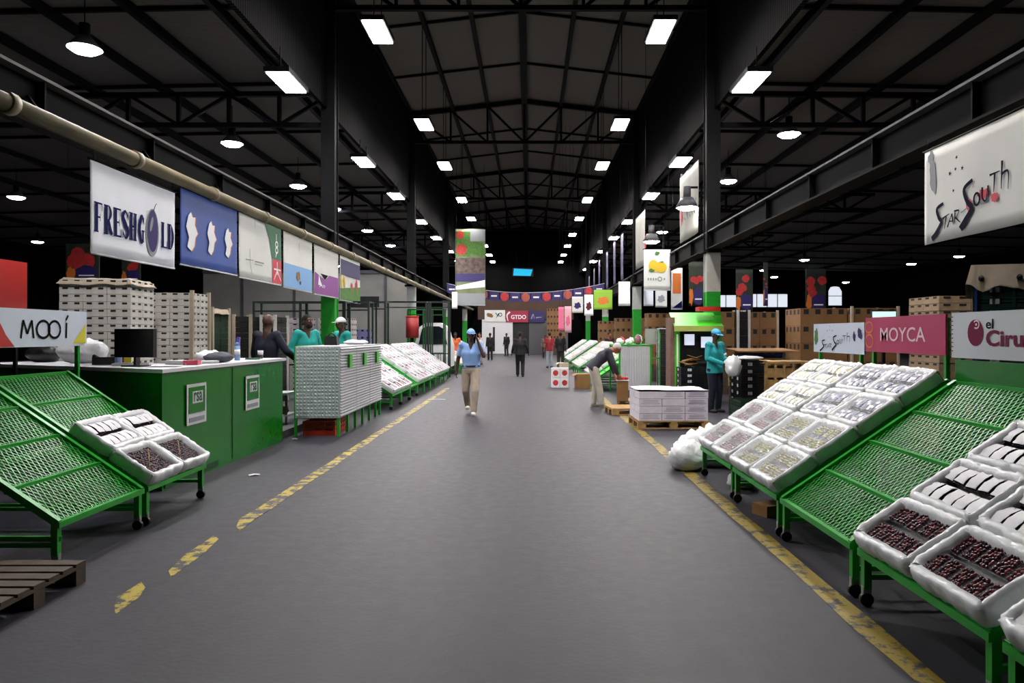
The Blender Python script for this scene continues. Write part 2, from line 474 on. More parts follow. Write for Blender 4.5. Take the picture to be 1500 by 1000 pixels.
# ------------------------------------------------------------------ columns and long beams
M_colwhite = mat('column_white_paint', '#b9bcb6', .55, var=.12, vscale=3)
M_colgreen = mat('column_green_paint', '#1fa02c', .45, var=.1)
def column(x, y, label):
    t = thing('column', label, 'column', (x, y, 0), kind='structure')
    def sect(z0, z1, name, m):
        MB().box(-.17, .17, -.17, -.145, z0, z1).box(-.17, .17, .145, .17, z0, z1).box(-.145, .145, -.145, .145, z0, z1).build(name, m, t)
    sect(0, 2.70, 'green_base', M_colgreen); sect(2.70, 3.72, 'white_band', M_colwhite); sect(3.72, 11.0, 'upper_shaft', M_steelblack)
    m = MB().prism([(-.17, 6.2), (-.9 if x > 0 else .9, 7.2), (-.17, 7.2)], 'y', -.03, .03) if False else MB().box(-.26, .26, -.2, .2, 3.66, 3.74)
    m.build('beam_seat', M_steelblack, t)
nm = ['nearest', 'second', 'third', 'fourth']
for k, y in enumerate(COLS_Y[1:]):
    column(XL, y, 'dark steel column with green base, %s on the left' % nm[k])
    column(XR, y, 'dark steel column with white and green base, %s on right' % nm[k])
for x, s, side in ((XL, -1, 'left'), (XR, 1, 'right')):
    t = thing('beam', 'long dark steel beam running along the %s columns' % side, 'beam', (x, 0, 3.74), kind='structure')
    MB().box(-.03, .03, YF, YB, .03, .42).build('web', M_steelblack, t)
    MB().box(-.15, .15, YF, YB, 0, .03).build('bottom_flange', M_steelblack, t)
    MB().box(-.15, .15, YF, YB, .42, .45).build('top_flange', M_steelgrey, t)
    me = MB().box(-.12, .12, -.012, .012, .03, .42).mesh('stiffener', M_steelblack)
    for i in range(16): obj('stiffener', me, t, loc=(0, 3+2.08*i, 0))
M_pipe = mat('yellowed_pipe', '#776e55', .5, var=.25, vscale=2)
t = thing('pipe', 'thick yellowed pipe under the left beam above the banners', 'pipe', (XL+.22, 0, 3.74), kind='structure')
MB().tube((0, YF, 0), (0, 60, 0), .085, n=14).build('tube', M_pipe, t)
me = MB().tube((0, -.05, 0), (0, .05, 0), .105, n=14).mesh('coupling', M_pipe)
for i in range(14): obj('coupling', me, t, loc=(0, 6.5+2.1*i, 0))
me = MB().bar((0, 0, 0), (-.15, 0, .2), .03, .03).mesh('bracket', M_steelblack)
for i in range(14): obj('bracket', me, t, loc=(-.02, 7+2.1*i, .03))

# ------------------------------------------------------------------ lamps
def emit_mat(name, col, strength):
    m = bpy.data.materials.new(name); m.use_nodes = True; nt = m.node_tree
    nt.nodes.remove(nt.nodes['Principled BSDF']); e = nt.nodes.new('ShaderNodeEmission')
    e.inputs[0].default_value = (*lin(col), 1); e.inputs[1].default_value = strength
    nt.links.new(e.outputs[0], nt.nodes['Material Output'].inputs[0]); return m
LE = {'nave': emit_mat('nave_lamp_glow', '#fff8f4', NAVE_LAMP), 'outer': emit_mat('outer_lamp_glow', '#fdf9fa', OUTER_LAMP),
      'bay': emit_mat('bay_lamp_glow', '#dfe2ff', BAY_LAMP), 'far': emit_mat('far_lamp_glow', '#fff4ea', FAR_LAMP)}
def panel_lamp(x, y, z, zt, kind, label, group, L=1.15, W=.42):
    t = thing('ceiling_lamp', label, 'lamp', (x, y, z), group=group)
    hk = (kind, L, W)
    obj('housing', cached(('lh',)+hk, lambda: MB().box(-W/2-.04, W/2+.04, -L/2-.04, L/2+.04, .0, .10).box(-W/4, W/4, -L/3, L/3, .10, .17).mesh('housing', M_steelblack)), t)
    obj('lens', cached(('ll',)+hk, lambda: MB().box(-W/2, W/2, -L/2, L/2, -.02, .001).mesh('lens', LE[kind])), t)
    hgt = zt-z-.17
    for q in (-1, 1):
        obj('hanger', cached(('lr', q)+hk+(round(hgt, 1),), lambda: MB().tube((0, q*L/3, .16), (0, q*L/3, .17+hgt), .012, n=6).mesh('hanger', M_steelblack)), t)
    return t
ordn = ['first', 'second', 'third', 'fourth', 'fifth', 'sixth', 'seventh', 'eighth', 'ninth', 'tenth']
for k, y in enumerate([8.9, 15.4, 22.2, 27.6, 34.6, 40.2, 46.6, 52.5, 58.6, 64.0]):
    for s, x in ((-1, -3.25), (1, 2.82)):
        panel_lamp(x, y, 8.14, zn(x)-.1, 'nave', 'bright aisle roof lamp, %s in the inner %s row' % (ordn[k], 'left' if s < 0 else 'right'), 'inner aisle lamps')
for k, y in enumerate([8.3, 14.5, 21.2, 26.4, 32.4, 37.9, 44.0, 50.0, 56.0]):
    for s, x in ((-1, -4.9), (1, 4.48)):
        panel_lamp(x, y, 6.74, 7.3, 'outer', 'bright lamp along the columns, %s in the %s column row' % (ordn[k], 'left' if s < 0 else 'right'), 'lamps along the column lines')
def bay_lamp(x, y, z, label, kind='bay', zt=7.8, group='side bay lamps'):
    t = thing('bay_lamp', label, 'lamp', (x, y, z), group=group)
    obj('reflector', cached(('br', kind), lambda: MB().tube((0, 0, .02), (0, 0, .24), .30, .12, n=18).mesh('reflector', M_steelgrey)), t)
    obj('lens', cached(('bl', kind), lambda: MB().tube((0, 0, -.04), (0, 0, .02), .20, .285, n=18).mesh('lens', LE[kind])), t)
    obj('ballast', cached('bb', lambda: MB().tube((0, 0, .24), (0, 0, .48), .09, n=12).mesh('ballast', M_steelblack)), t)
    zt = Z_SIDE-(abs(x)-5)*.02+.03
    hgt = max(.1, zt-z-.48)
    obj('hanger', cached(('bh', round(hgt, 3)), lambda: MB().tube((0, 0, .48), (0, 0, .48+hgt), .01, n=6).mesh('hanger', M_steelblack)), t)
for k, y in enumerate([13.1, 19.6, 25.2, 29.8, 36.0, 42.0]):
    bay_lamp(-8.12, y, 6.84, 'bluish bay lamp over the left stalls, %s from viewer' % ordn[k])
for k, y in enumerate([18.7, 24.4, 30.2, 36.5]):
    bay_lamp(6.78, y, 6.84, 'bluish bay lamp over the right stalls, %s from viewer' % ordn[k])
for k, (x, y, z) in enumerate([(16.9, 44, 6.2), (16.7, 51, 6.2), (24.8, 46.5, 6.2), (25.2, 42, 6.2), (19.5, 57, 6.2), (26.5, 60, 6.0)]):
    bay_lamp(x, y, z, 'small far lamp in the dark right hall, %s of six' % ordn[k], 'far', 7.6, 'far right lamps')
for k, (x, y, z) in enumerate([(-18.6, 26, 6.6), (-26.4, 38.5, 6.6), (-22.6, 38, 6.0), (-20.4, 38, 5.6), (-13.5, 50, 6.4)]):
    bay_lamp(x, y, z, 'small far lamp in the dark left hall, %s of five' % ordn[k], 'far', 7.5, 'far left lamps')
def arm_lamp(x, y, z, label):
    t = thing('bracket_lamp', label, 'lamp', (x, y, z), group='bracket lamps on right beam')
    MB().tube((0, 0, 0), (0, 0, .26), .30, .16, n=18).build('shade', M_steelgrey, t)
    MB().tube((0, 0, -.05), (0, 0, 0), .18, .27, n=18).build('lens', LE['far'], t)
    MB().tube((0, 0, .26), (0, 0, .55), .1, n=10).build('ballast', M_steelgrey, t)
    MB().bar((0, 0, .53), (XR-x-.04, 0, .53), .05, .05).bar((XR-x-.04, 0, 4.19-z), (XR-x-.04, 0, .56), .05, .05).build('arm', M_steelblack, t)
arm_lamp(4.12, 18.7, 4.95, 'bracket lamp in front of the tall white banner')
arm_lamp(4.10, 24.0, 4.75, 'bracket lamp just above the lemon banner')
# ================================================================== BANNERS AND SIGNS
def banner(name, label, O, U, w_, h_, m, amp=.006, ph=0., cat='banner', group=None, thick=.006):
    s = Sheet(O, U, w_, h_, amp, ph, thick)
    t = thing(name, label, cat, (0, 0, 0), group=group)
    t.location = s.O + s.U*w_/2 - Vector((0, 0, h_))
    inv = Matrix.Translation(-t.location)
    class B: pass
    b = B(); b.s = s; b.t = t
    def fix(o): o.matrix_parent_inverse = inv; return o
    b.sheet = fix(s.body('sheet', m, t))
    def ink(nm, mm, shapes, off=.004): return fix(s.ink(nm, mm, t, shapes, off))
    b.ink = ink
    def part(nm, mb, mm): return fix(mb.build(nm, mm, t))
    b.part = part
    return b
def hem_rods(b, top=True, bottom=True, r=.012, ropes=None, ropes_to=None):
    s = b.s
    if top: b.part('top_rod', MB().tube(s.at(-.03, .0, -.004), s.at(s.w+.03, .0, -.004), r, n=8), M_steelblack)
    if bottom: b.part('bottom_rod', MB().tube(s.at(0, s.h, -.004), s.at(s.w, s.h, -.004), r, n=8), M_white)
    if ropes_to: ropes = ropes_to-s.O.z
    if ropes:
        for u in (.06, s.w-.06): b.part('tie', MB().tube(s.at(u, .01, -.004), s.at(u, -ropes, -.004), .006, n=5), M_steelblack)
M_banner = mat('banner_vinyl', '#eaeef6', .55, var=.04, vscale=2)
M_bannerc = mat('banner_vinyl_cream', '#dedfda', .55, var=.05, vscale=2)
M_blueb = mat('banner_blue', '#2d4f9c', .55, var=.12, vscale=1.5)
M_skyb = mat('print_sky_blue', '#7fb0e2', .55)
M_purple = mat('print_purple', '#8a3f92', .55)
M_darkpurple = mat('print_dark_purple', '#2f2560', .55)
M_dkgreenp = mat('print_green', '#1d6b45', .55)
M_redp = mat('print_red', '#d03a4c', .55)
M_pink = mat('print_pink', '#b02a58', .5)
M_pinklight = mat('print_pale_pink', '#f0cfdb', .5)
M_orangep = mat('print_orange', '#d8772c', .55)
M_greyp = mat('print_grey', '#8d9296', .6)
M_lightprint = mat('print_white', '#eceef0', .55)
M_ink = mat('print_ink', '#1d1b30', .8, spec=.1)
M_lime = mat('print_lime', '#8fbe34', .55)
M_leafp = mat('print_leaf', '#4a7a2a', .6, var=.3, vscale=9)
M_redfruit = mat('print_red_fruit', '#b8322e', .6, var=.25, vscale=9)
M_yel = mat('print_lemon', '#e4c02a', .55)
M_plum = mat('print_plum', '#3a2f66', .6, spec=.2)
ALONG, BACK, ACROSS = (0, 1, 0), (0, -1, 0), (1, 0, 0)
XB = XL + .2     # plane of the left banners, in front of the beam under the pipe
def ZL(py, px): return CAMZ - (py-VPY)/F_PX*(XB/((px-VPX)/F_PX))
def YL(px): return XB*F_PX/(px-VPX)

# --- FRESHGOLD
def serif(ch, x, y, w_, h_):
    S = []; st = w_*.34; th = h_*.055
    def R(a, b, c, d): S.append(rect(x+a*w_, y+b*h_, x+c*w_, y+d*h_))
    def stem(a): S.append(rect(x+a*w_, y, x+a*w_+st, y+h_)); R(a-.12, 0, a+.39, .05); R(a-.12, .95, a+.39, 1)
    if ch in 'FE':
        stem(.12); R(.12, 0, .95, .06); R(.9, 0, .97, .26); R(.3, .46, .72, .52); R(.68, .38, .74, .62)
        if ch == 'E': R(.12, .94, .95, 1); R(.9, .72, .98, 1)
    if ch == 'L': stem(.12); R(.12, .94, .95, 1); R(.9, .70, .98, 1)
    if ch == 'H': stem(.08); stem(.66); R(.2, .46, .8, .53)
    if ch == 'R':
        stem(.1)
        S.append(ribbon(spline([(x+.25*w_, y+.03*h_), (x+.62*w_, y+.04*h_), (x+.84*w_, y+.25*h_), (x+.62*w_, y+.47*h_), (x+.25*w_, y+.5*h_)]), [.05*h_]*8+[st*.5+.3*st*math.sin(i/16*PI) for i in range(17)]+[.05*h_]*8))
        S.append(ribbon([(x+.5*w_, y+.5*h_), (x+.72*w_, y+.78*h_), (x+.96*w_, y+.98*h_)], [st, st*1.1, st*.9]))
    if ch == 'D':
        stem(.1)
        S.append(ribbon(spline([(x+.25*w_, y+.03*h_), (x+.6*w_, y+.06*h_), (x+.86*w_, y+.5*h_), (x+.6*w_, y+.94*h_), (x+.25*w_, y+.97*h_)]), [.05*h_]*8+[.05*h_+st*.9*math.sin(i/16*PI) for i in range(17)]+[.05*h_]*8))
    if ch == 'S':
        P = spline([(x+.86*w_, y+.24*h_), (x+.5*w_, y+.03*h_), (x+.18*w_, y+.24*h_), (x+.5*w_, y+.5*h_), (x+.82*w_, y+.76*h_), (x+.5*w_, y+.97*h_), (x+.12*w_, y+.76*h_)])
        S.append(ribbon(P, [.06*h_+st*.9*math.sin(i/(len(P)-1)*PI)**2 for i in range(len(P))])); R(.82, .03, .9, .32); R(.1, .7, .18, .98)
    if ch == 'G':
        P = spline([(x+.9*w_, y+.28*h_), (x+.55*w_, y+.03*h_), (x+.2*w_, y+.5*h_), (x+.55*w_, y+.97*h_), (x+.8*w_, y+.85*h_)])
        S.append(ribbon(P, [.05*h_+st*.9*math.sin(i/(len(P)-1)*PI) for i in range(len(P))])); R(.84, .05, .92, .32); R(.66, .55, .9, .98); R(.55, .53, 1., .59)
    return S
b = banner('banner', 'white banner lettered FRESHGOLD in navy with a plum', (XB, YL(132), ZL(232, 132)), ALONG, YL(256)-YL(132), 1.02, M_banner, ph=.4)
W_ = b.s.w; L = []; lw = .165*W_/1.95; yy = .45
for ch, u in zip('FRESHG', [.05, .245, .435, .605, .775, .98]): L += serif(ch, u*W_/1.95, yy, lw, .33)
for ch, u in zip('LD', [1.56, 1.73]): L += serif(ch, u*W_/1.95, yy, lw, .33)
b.ink('lettering', M_navy, L, .005)
b.ink('plum_ring', M_greyp, [ellipse(1.35*W_/1.95, .62, .155, .30)], .004)
b.ink('plum', M_plum, [ellipse(1.35*W_/1.95, .60, .125, .265)], .006)
b.ink('plum_shine', M_greyp, [ellipse(1.31*W_/1.95, .52, .03, .10, rot=.3)], .008)
b.ink('plum_stem', M_plum, [brush([(1.36*W_/1.95, .34), (1.40*W_/1.95, .27), (1.44*W_/1.95, .24)], .02)], .008)
hem_rods(b, ropes_to=3.72)
# --- blue banner with three white maps
b = banner('banner', 'blue banner printed with three pale map shapes', (XB, YL(264), 3.66), ALONG, YL(347)-YL(264), 1.06, M_blueb, ph=1.3)
W_ = b.s.w
sh = lambda cx, k: [(cx+(p[0]-.5)*.34*k, .58+(p[1]-.5)*.55*k) for p in [(.2, .1), (.42, 0), (.55, .12), (.8, .1), (.75, .3), (1, .5), (.8, .62), (.7, .85), (.45, 1), (.1, .9), (.25, .65), (0, .4)]]
for cx, k, sd in ((.28, 1., 1), (.88, .92, 2), (1.42, .85, 3)):
    b.ink('map_glow', M_orangep, [poly([(x+.035, y) for x, y in sh(cx*W_/1.75, k)])], .004)
    b.ink('map_shape', M_lightprint, [poly(sh(cx*W_/1.75, k))], .007)
hem_rods(b, ropes_to=3.72)
# --- white banner, green and red side panel
b = banner('banner', 'white banner with green and red panel on its right', (XB, YL(350), 3.66), ALONG, YL(411)-YL(350), 1.08, M_bannerc, ph=2.1)
W_ = b.s.w
b.ink('green_panel', M_dkgreenp, [poly([(W_*.56, 0), (W_*.68, .25), (W_*.76, .62), (W_, .62), (W_, 0)])], .004)
b.ink('red_panel', M_redp, [rect(W_*.77, .62, W_, 1.06)], .004)
b.ink('white_mark', M_lightprint, [brush([(W_*.86, .14), (W_*.86, .26)], .03, .03), ring(W_*.87, .33, .06, .05, .03), ring(W_*.87, .44, .06, .05, .03), brush([(W_*.86, .5), (W_*.84, .58)], .04),
                                   brush([(W_*.88, .66), (W_*.88, .9)], .03, .03), brush([(W_*.8, .8), (W_*.97, .8)], .03, .03), brush([(W_*.88, .82), (W_*.8, 1.)], .04), brush([(W_*.88, .82), (W_*.97, 1.)], .04)], .007)
b.ink('grey_mark', M_greyp, [brush([(W_*.22, .56), (W_*.23, .78), (W_*.28, .98)], .02, .02), brush([(W_*.12, .76), (W_*.32, .74)], .02, .01), rect(W_*.34, .74, W_*.55, .76), rect(W_*.34, .79, W_*.52, .8), brush([(W_*.34, .02), (W_*.34, .2)], .02, .005)], .005)
hem_rods(b, ropes_to=3.72)
# --- pale banner with sky-blue foot
b = banner('banner', 'pale banner with sky blue foot and small fruit', (XB, YL(415), 3.66), ALONG, YL(457)-YL(415), 1.10, M_bannerc, ph=.2)
W_ = b.s.w
b.ink('blue_foot', M_skyb, [rect(.02, .62, W_-.02, 1.08)], .004)
b.ink('fruit', M_carton, [blob(W_*.47, .82, .12, .1, 3)], .006); b.ink('fruit_shadow', M_plum, [ellipse(W_*.55, .95, .08, .04)], .006); b.ink('grey_mark', M_greyp, [brush([(W_*.5, .14), (W_*.5, .32)], .03, .01)], .005)
hem_rods(b, ropes_to=3.72)
# --- white over purple
b = banner('banner', 'white over purple banner with pale lettering', (XB, YL(460), 3.66), ALONG, YL(495)-YL(460), 1.12, M_bannerc, ph=1.0)
W_ = b.s.w
b.ink('purple_field', M_purple, [poly([(.02, .62), (.02, 1.1), (W_-.02, 1.1), (W_-.02, .62), (W_*.6, .62), (W_*.42, .76)])], .004)
b.ink('dark_corner', M_blackprint, [poly([(W_*.22, .63), (W_*.42, .75), (W_*.56, .63)])], .005)
b.ink('white_peak', M_lightprint, [poly([(W_*.16, .66), (W_*.13, .9), (W_*.26, .9)])], .006)
b.ink('lettering', M_lightprint, [text('Angel', W_*.17, .84, W_*.62, .98)], .007)
hem_rods(b, ropes_to=3.72)
# --- purple fruit collage
b = banner('banner', 'small collage banner, purple top, fruit below, furthest left', (XB, YL(498), 3.66), ALONG, YL(527)-YL(498), 1.15, M_bannerc, ph=1.9)
W_ = b.s.w
b.ink('purple_field', M_darkpurple, [rect(.05, .1, W_-.03, .5)], .004); b.ink('green_field', M_leafp, [poly([(.02, .85), (.02, 1.13), (W_-.02, 1.13), (W_-.02, .7)])], .004)
b.ink('yellow_fruit', M_yel, [blob(.12, .68, .1, .16, 2), blob(.42, .66, .08, .16, 6)], .006); b.ink('red_fruit', M_redfruit, [blob(W_*.55, .78, .1, .15, 4), blob(W_*.78, .7, .12, .16, 5)], .007)
hem_rods(b, ropes_to=3.72)
# --- long hanging STAR SOUTH banner on the right
def star_south(b, x0, y0, k, m, kx=1.):      # hand-brushed words climbing to the right
    def q(pts): return [(x0+px*k*kx, y0+(py+.38*px)*k) for px, py in pts]
    S = [brush(q([(.26, -.22), (.12, -.12), (.16, -.02), (.22, .03), (.10, .2), (0, .30)]), .028*k*1.5, .05*k*1.5), # S
         brush(q([(.24, -.02), (.40, -.12)]), .02*k*1.5), brush(q([(.33, -.07), (.29, .10)]), .022*k*1.5),        # t
         brush(q([(.36, .06), (.45, -.13)]), .02*k*1.5), brush(q([(.45, -.13), (.49, .0)]), .025*k*1.5), brush(q([(.39, -.02), (.49, -.05)]), .015*k*1.5),
         brush(q([(.52, -.16), (.52, -.02)]), .02*k*1.5), brush(q([(.50, -.17), (.60, -.2), (.54, -.10)]), .018*k*1.5), brush(q([(.53, -.10), (.63, -.06)]), .02*k*1.5),
         brush(q([(.86, -.62), (.70, -.48), (.76, -.34), (.84, -.28), (.72, -.10), (.63, .02)]), .03*k*1.5, .06*k*1.5),  # S
         ring(x0+.93*k*kx, y0-.05*k, .05*k*kx, .07*k, .03*k),
         brush(q([(1.03, -.56), (1.03, -.44), (1.09, -.42), (1.13, -.60)]), .022*k*1.5), brush(q([(1.13, -.6), (1.15, -.46)]), .022*k*1.5),
         brush(q([(1.16, -.72), (1.34, -.80)]), .02*k*1.5), brush(q([(1.25, -.77), (1.23, -.54)]), .024*k*1.5),
         brush(q([(1.38, -.92), (1.36, -.60)]), .026*k*1.5), brush(q([(1.36, -.76), (1.48, -.82), (1.48, -.62)]), .024*k*1.5)]
    b.ink('lettering', m, S, .006)
    b.ink('star', m, [star(x0+.40*k*kx, y0-.47*k, .035*k)], .006); b.ink('star', m, [star(x0+.52*k*kx, y0-.50*k, .03*k)], .006); b.ink('star', m, [star(x0+.54*k*kx, y0-.64*k, .03*k, .4)], .006)
    b.ink('star', m, [star(x0+.66*k*kx, y0-.48*k, .035*k)], .006); b.ink('star', m, [star(x0+.48*k*kx, y0-.24*k, .028*k)], .006)
XBR = XR - .2
YR = lambda px: XBR*F_PX/(px-VPX)
b = banner('banner', 'large white banner brushed with the words Star South', (XBR, YR(1355), 3.64), BACK, 1.95, 1.02, M_bannerc, ph=.7)
star_south(b, .16, .73, .82, M_ink)
b.ink('grey_stain', M_greyp, [blob(.17, .3, .06, .2, 4), blob(.13, .1, .05, .07, 5)], .003)
b.ink('red_splash', M_redp, [blob(.80, .72, .04, .06, 8), blob(1.02, .66, .09, .05, 9), blob(1.18, .72, .05, .05, 12)], .005)
b.ink('grey_mark', M_greyp, [brush([(.68, .78), (.8, .74)], .02), blob(1.02, .72, .06, .03, 3)], .005)
hem_rods(b, bottom=False, ropes_to=3.76)

# ---- tall vertical banners along the right columns
def vertical_banner(label, x, y0, y1, z0, z1, m, prints=()):
    b = banner('banner', label, (x, y1, z1), BACK, y1-y0, z1-z0, m, amp=.008)
    for nm, mm, S in prints: b.ink(nm, mm, S)
    hem_rods(b, bottom=False)
    b.part('pole', MB().tube((x+.05, y1+.02, 4.15), (x+.05, y1+.02, z1+.12), .03, n=8), M_steelblack)
    for zz in (z0+.02, (z0+z1)/2): b.part('arm', MB().tube((x+.05, y1+.02, zz), (x+.05, y0, zz), .018, n=6), M_steelblack)
    return b
vertical_banner('tall white banner with brushed dark lettering beside right column', 4.40, 18.6, 20.9, 4.30, 6.2, mat('toned_banner_vinyl', '#9d9d95', .6, var=.08, vscale=2),  # white vinyl greyed in its colour to offset the strong lamp light nearby
    [('lettering', M_ink, [brush([(.4+.28*i, 1.15+.12*(i % 2)), (.5+.28*i, 1.35)], .05) for i in range(7)]+[brush([(.5+.25*i, .95), (.42+.25*i, 1.25)], .045) for i in range(7)]),
     ('red_splash', M_redp, [blob(.25, 1.1, .12, .3, 3)])])
vertical_banner('tall white banner with red flame, second along right columns', 4.40, 27.2, 29.6, 4.3, 6.4, mat('toned_banner_vinyl', '#9d9d95', .6, var=.08, vscale=2), [('red_flame', M_redp, [poly([(2.5, .9), (2.75, 1.5), (2.3, 1.5)])])])
M_mauve = mat('banner_mauve', '#6c6284', .6, var=.15, vscale=2)
for k, (y0, z0, z1) in enumerate([(33.5, 3.0, 7.1), (36.5, 3.0, 7.1), (40, 2.9, 7.0), (44.5, 2.8, 7.0), (48, 2.8, 6.8), (52, 2.7, 6.6)]):
    vertical_banner('narrow mauve upright banner, %s of six along the right columns' % ordn[k], 4.40, y0, y0+.9, 4.25, z1-.7, M_mauve, [('dark_foot', M_darkpurple, [rect(.05, .9, .85, 1.8)])])
# --- lemon banner facing the viewer
b = banner('banner', 'white banner with two lemons hanging over the right stalls', (PX(943, 22.4), 22.4, PZ(365, 22.4)), ACROSS, PX(982, 22.4)-PX(943, 22.4), 1.28, mat('banner_bright_white', '#e9ebe8', .5), amp=.004)
b.ink('lemon', M_yel, [ellipse(.30, .52, .15, .19)], .004); b.ink('lemon', M_yel, [ellipse(.52, .56, .2, .17)], .006)
b.ink('leaf', M_leafp, [blob(.24, .66, .08, .05, 2), blob(.42, .12, .07, .06, 6), blob(.56, .40, .06, .02, 5)], .008)
b.ink('lettering', M_greyp, [rect(.12+.08*i, .9, .16+.08*i, .97) for i in range(4)]+[ring(.5, .93, .06, .06, .03), rect(.62, .9, .66, .96)], .006)
hem_rods(b, ropes_to=11.2)
# --- far right hanging fruit pictures
def fruit_banner(label, px0, px1, py0, py1, Y, seed, zt=7.7, field=None):
    b = banner('banner', label, (PX(px0, Y), Y, PZ(py0, Y)), ACROSS, PX(px1, Y)-PX(px0, Y), PZ(py0, Y)-PZ(py1, Y), mat('banner_dark_leaf', '#2a3326', .6, var=.5, vscale=2), amp=.005)
    W_, H = b.s.w, b.s.h; rn = random.Random(seed)
    b.ink('red_fruit', M_redfruit, [blob(W_*rn.uniform(.2, .8), H*rn.uniform(.2, .6), W_*.22, W_*.22, seed+i, rough=.1) for i in range(4)], .004)
    b.ink('orange_fruit', M_orangep, [blob(W_*.15, H*.8, W_*.13, H*.18, seed+9)], .006)
    b.ink('blue_field', field or M_darkpurple, [blob(W_*.62, H*.78, W_*.34, H*.2, seed+5, rough=.1)], .006)
    b.ink('lettering', M_lightprint, [rect(W_*.4, H*.83, W_*.85, H*.86)], .008)
    hem_rods(b, bottom=False, ropes_to=Z_SIDE-(abs(PX(px0, Y))-5)*.02-.0)
fruit_banner('dark fruit picture banner with blue foot, left of the pair', 1078, 1103, 394, 456, 27, 3)
fruit_banner('dark fruit picture banner with blue foot, right of the pair', 1180, 1210, 393, 456, 27, 8)
fruit_banner('narrow edge-on red banner between the fruit pictures', 1118, 1125, 384, 448, 26, 5)
fruit_banner('dark strawberry banner just left of the green column', 1009, 1031, 383, 448, 24, 11)
fruit_banner('dim fruit banner above white carton stack at left', 96, 146, 356, 412, 19, 14)
fruit_banner('dim grape banner right of the other dim banner', 178, 206, 366, 416, 21, 17)
b = banner('banner', 'cream poster with orange print beside the lemon banner', (PX(983, 25), 25, PZ(392, 25)), ACROSS, .4, 1.45, M_bannerc, amp=.004)
b.ink('orange_print', M_orangep, [rect(.06, .2, .34, .9)]); b.ink('blue_foot', M_navy, [poly([(.05, 1.4), (.38, 1.4), (.38, 1.15)])]); hem_rods(b, ropes_to=Z_SIDE)
# --- berry banner over the aisle at left
Yb = 40.
b = banner('banner', 'tall hanging picture banner of berries above distant left stalls', (PX(667, Yb), Yb, PZ(335, Yb)), ACROSS, PX(711, Yb)-PX(667, Yb), PZ(335, Yb)-PZ(447, Yb), mat('banner_olive', '#6f7a55', .6, var=.3, vscale=2), amp=.001)
W_, H = b.s.w, b.s.h
b.ink('leaves', M_leafp, [rect(.02, .15, W_*.5, 1.55), blob(W_*.72, 1.1, W_*.28, .5, 4)], .004)
b.ink('berry', M_redfruit, [blob(W_*.2, 1.15, .3, .32, 3, rough=.08)], .006); b.ink('berry', M_redfruit, [blob(W_*.16, .35, .22, .22, 5, rough=.08)], .006)
b.ink('grey_sky', M_greyp, [rect(W_*.5, .05, W_-.02, .7)], .005)
b.ink('crowd', mat('print_crowd', '#5a4a44', .6, var=.6, vscale=5), [rect(.02, 1.62, W_-.02, 2.5)], .004)
b.ink('purple_band', M_darkpurple, [rect(.02, 2.5, W_-.02, 2.95)], .004); b.ink('white_sweep', M_lightprint, [poly([(.02, 3.2), (W_-.02, 2.85), (W_-.02, 3.25), (.02, 3.4)])], .006)
b.ink('grey_foot', M_greyp, [rect(.02, 3.6, W_-.02, H-.02)], .004)
hem_rods(b, ropes_to=11.17)
# --- bunting strung across the aisle
Y = 42.2
t = thing('bunting', 'purple and orange bunting strung across the aisle', 'bunting', (0, Y, 4.2))
n = 15; pts = [(XL+.1+(XR-XL-.2)*i/n, 4.66-.55*(1-((i/n-.5)*2)**2)) for i in range(n+1)]
mb = MB()
for i in range(n): mb.tube((pts[i][0], 0, pts[i][1]-4.2), (pts[i+1][0], 0, pts[i+1][1]-4.2), .012, n=5)
mb.build('cord', M_white, t)
for i in range(n):
    (xa, za), (xb, zb) = pts[i], pts[i+1]; za -= 4.2; zb -= 4.2
    def pan(z0, z1, y, inset=.02):
        m = MB(); m.add([(xa+inset, y, za-z0), (xb-inset, y, zb-z0), (xb-inset, y, zb-z1), (xa+inset, y, za-z1), (xa+inset, y+.006, za-z0), (xb-inset, y+.006, zb-z0), (xb-inset, y+.006, zb-z1), (xa+inset, y+.006, za-z1)], [(0,3,2,1),(4,5,6,7),(0,1,5,4),(1,2,6,5),(2,3,7,6),(3,0,4,7)]); return m
    p = pan(0, .55, 0).build('flag', M_darkpurple, t)
    cx, cz = (xa+xb)/2, (za+zb)/2-.28
    m = MB()
    if i % 2 == 0: m.cbox((cx, -.012, cz), (.34, .006, .09)); m.build('mark', M_lightprint, p)
    else: m.ball((cx, -.01, cz), (.24, .01, .26), 14).build('mark', M_redfruit if i % 4 == 1 else mat('print_rust', '#a8503a', .6), p)
# --- blue screen hung in the dark
Y = 58.
t = thing('display_screen', 'glowing cyan screen hanging high over the aisle end', 'screen', (PX(766, Y), Y, PZ(404, Y)))
MB().box(-.85, .85, 0, .12, -.02, .64).build('case', M_black, t)
MB().prism([(-.78, .04), (.62, .0), (.78, .52), (-.72, .6)], 'y', -.012, 0).build('display', mat('cyan_display', '#10b4e0', .5, emit=.9), t)
for s in (-.5, .5): MB().tube((s, .06, .62), (s, .06, zn(0)-PZ(404, Y)-.1), .015, n=6).build('hanger', M_steelblack, t)

# ---- small sign boards
def board(label, O, U, w_, h_, m, posts=(), frame=None, pz=.0):
    s = Sheet(O, U, w_, h_, 0, 0, .02)
    b = banner('sign_board', label, O, U, w_, h_, m, amp=0, cat='sign', thick=.02)
    for i, u in enumerate(posts):
        p = s.at(u, 0, -.035); b.part('post', MB().bar((p.x, p.y, pz), (p.x, p.y, p.z-.03), .035, .035), frame or M_green)
    return b
M_sign = mat('sign_white', '#d9e2f2', .35)
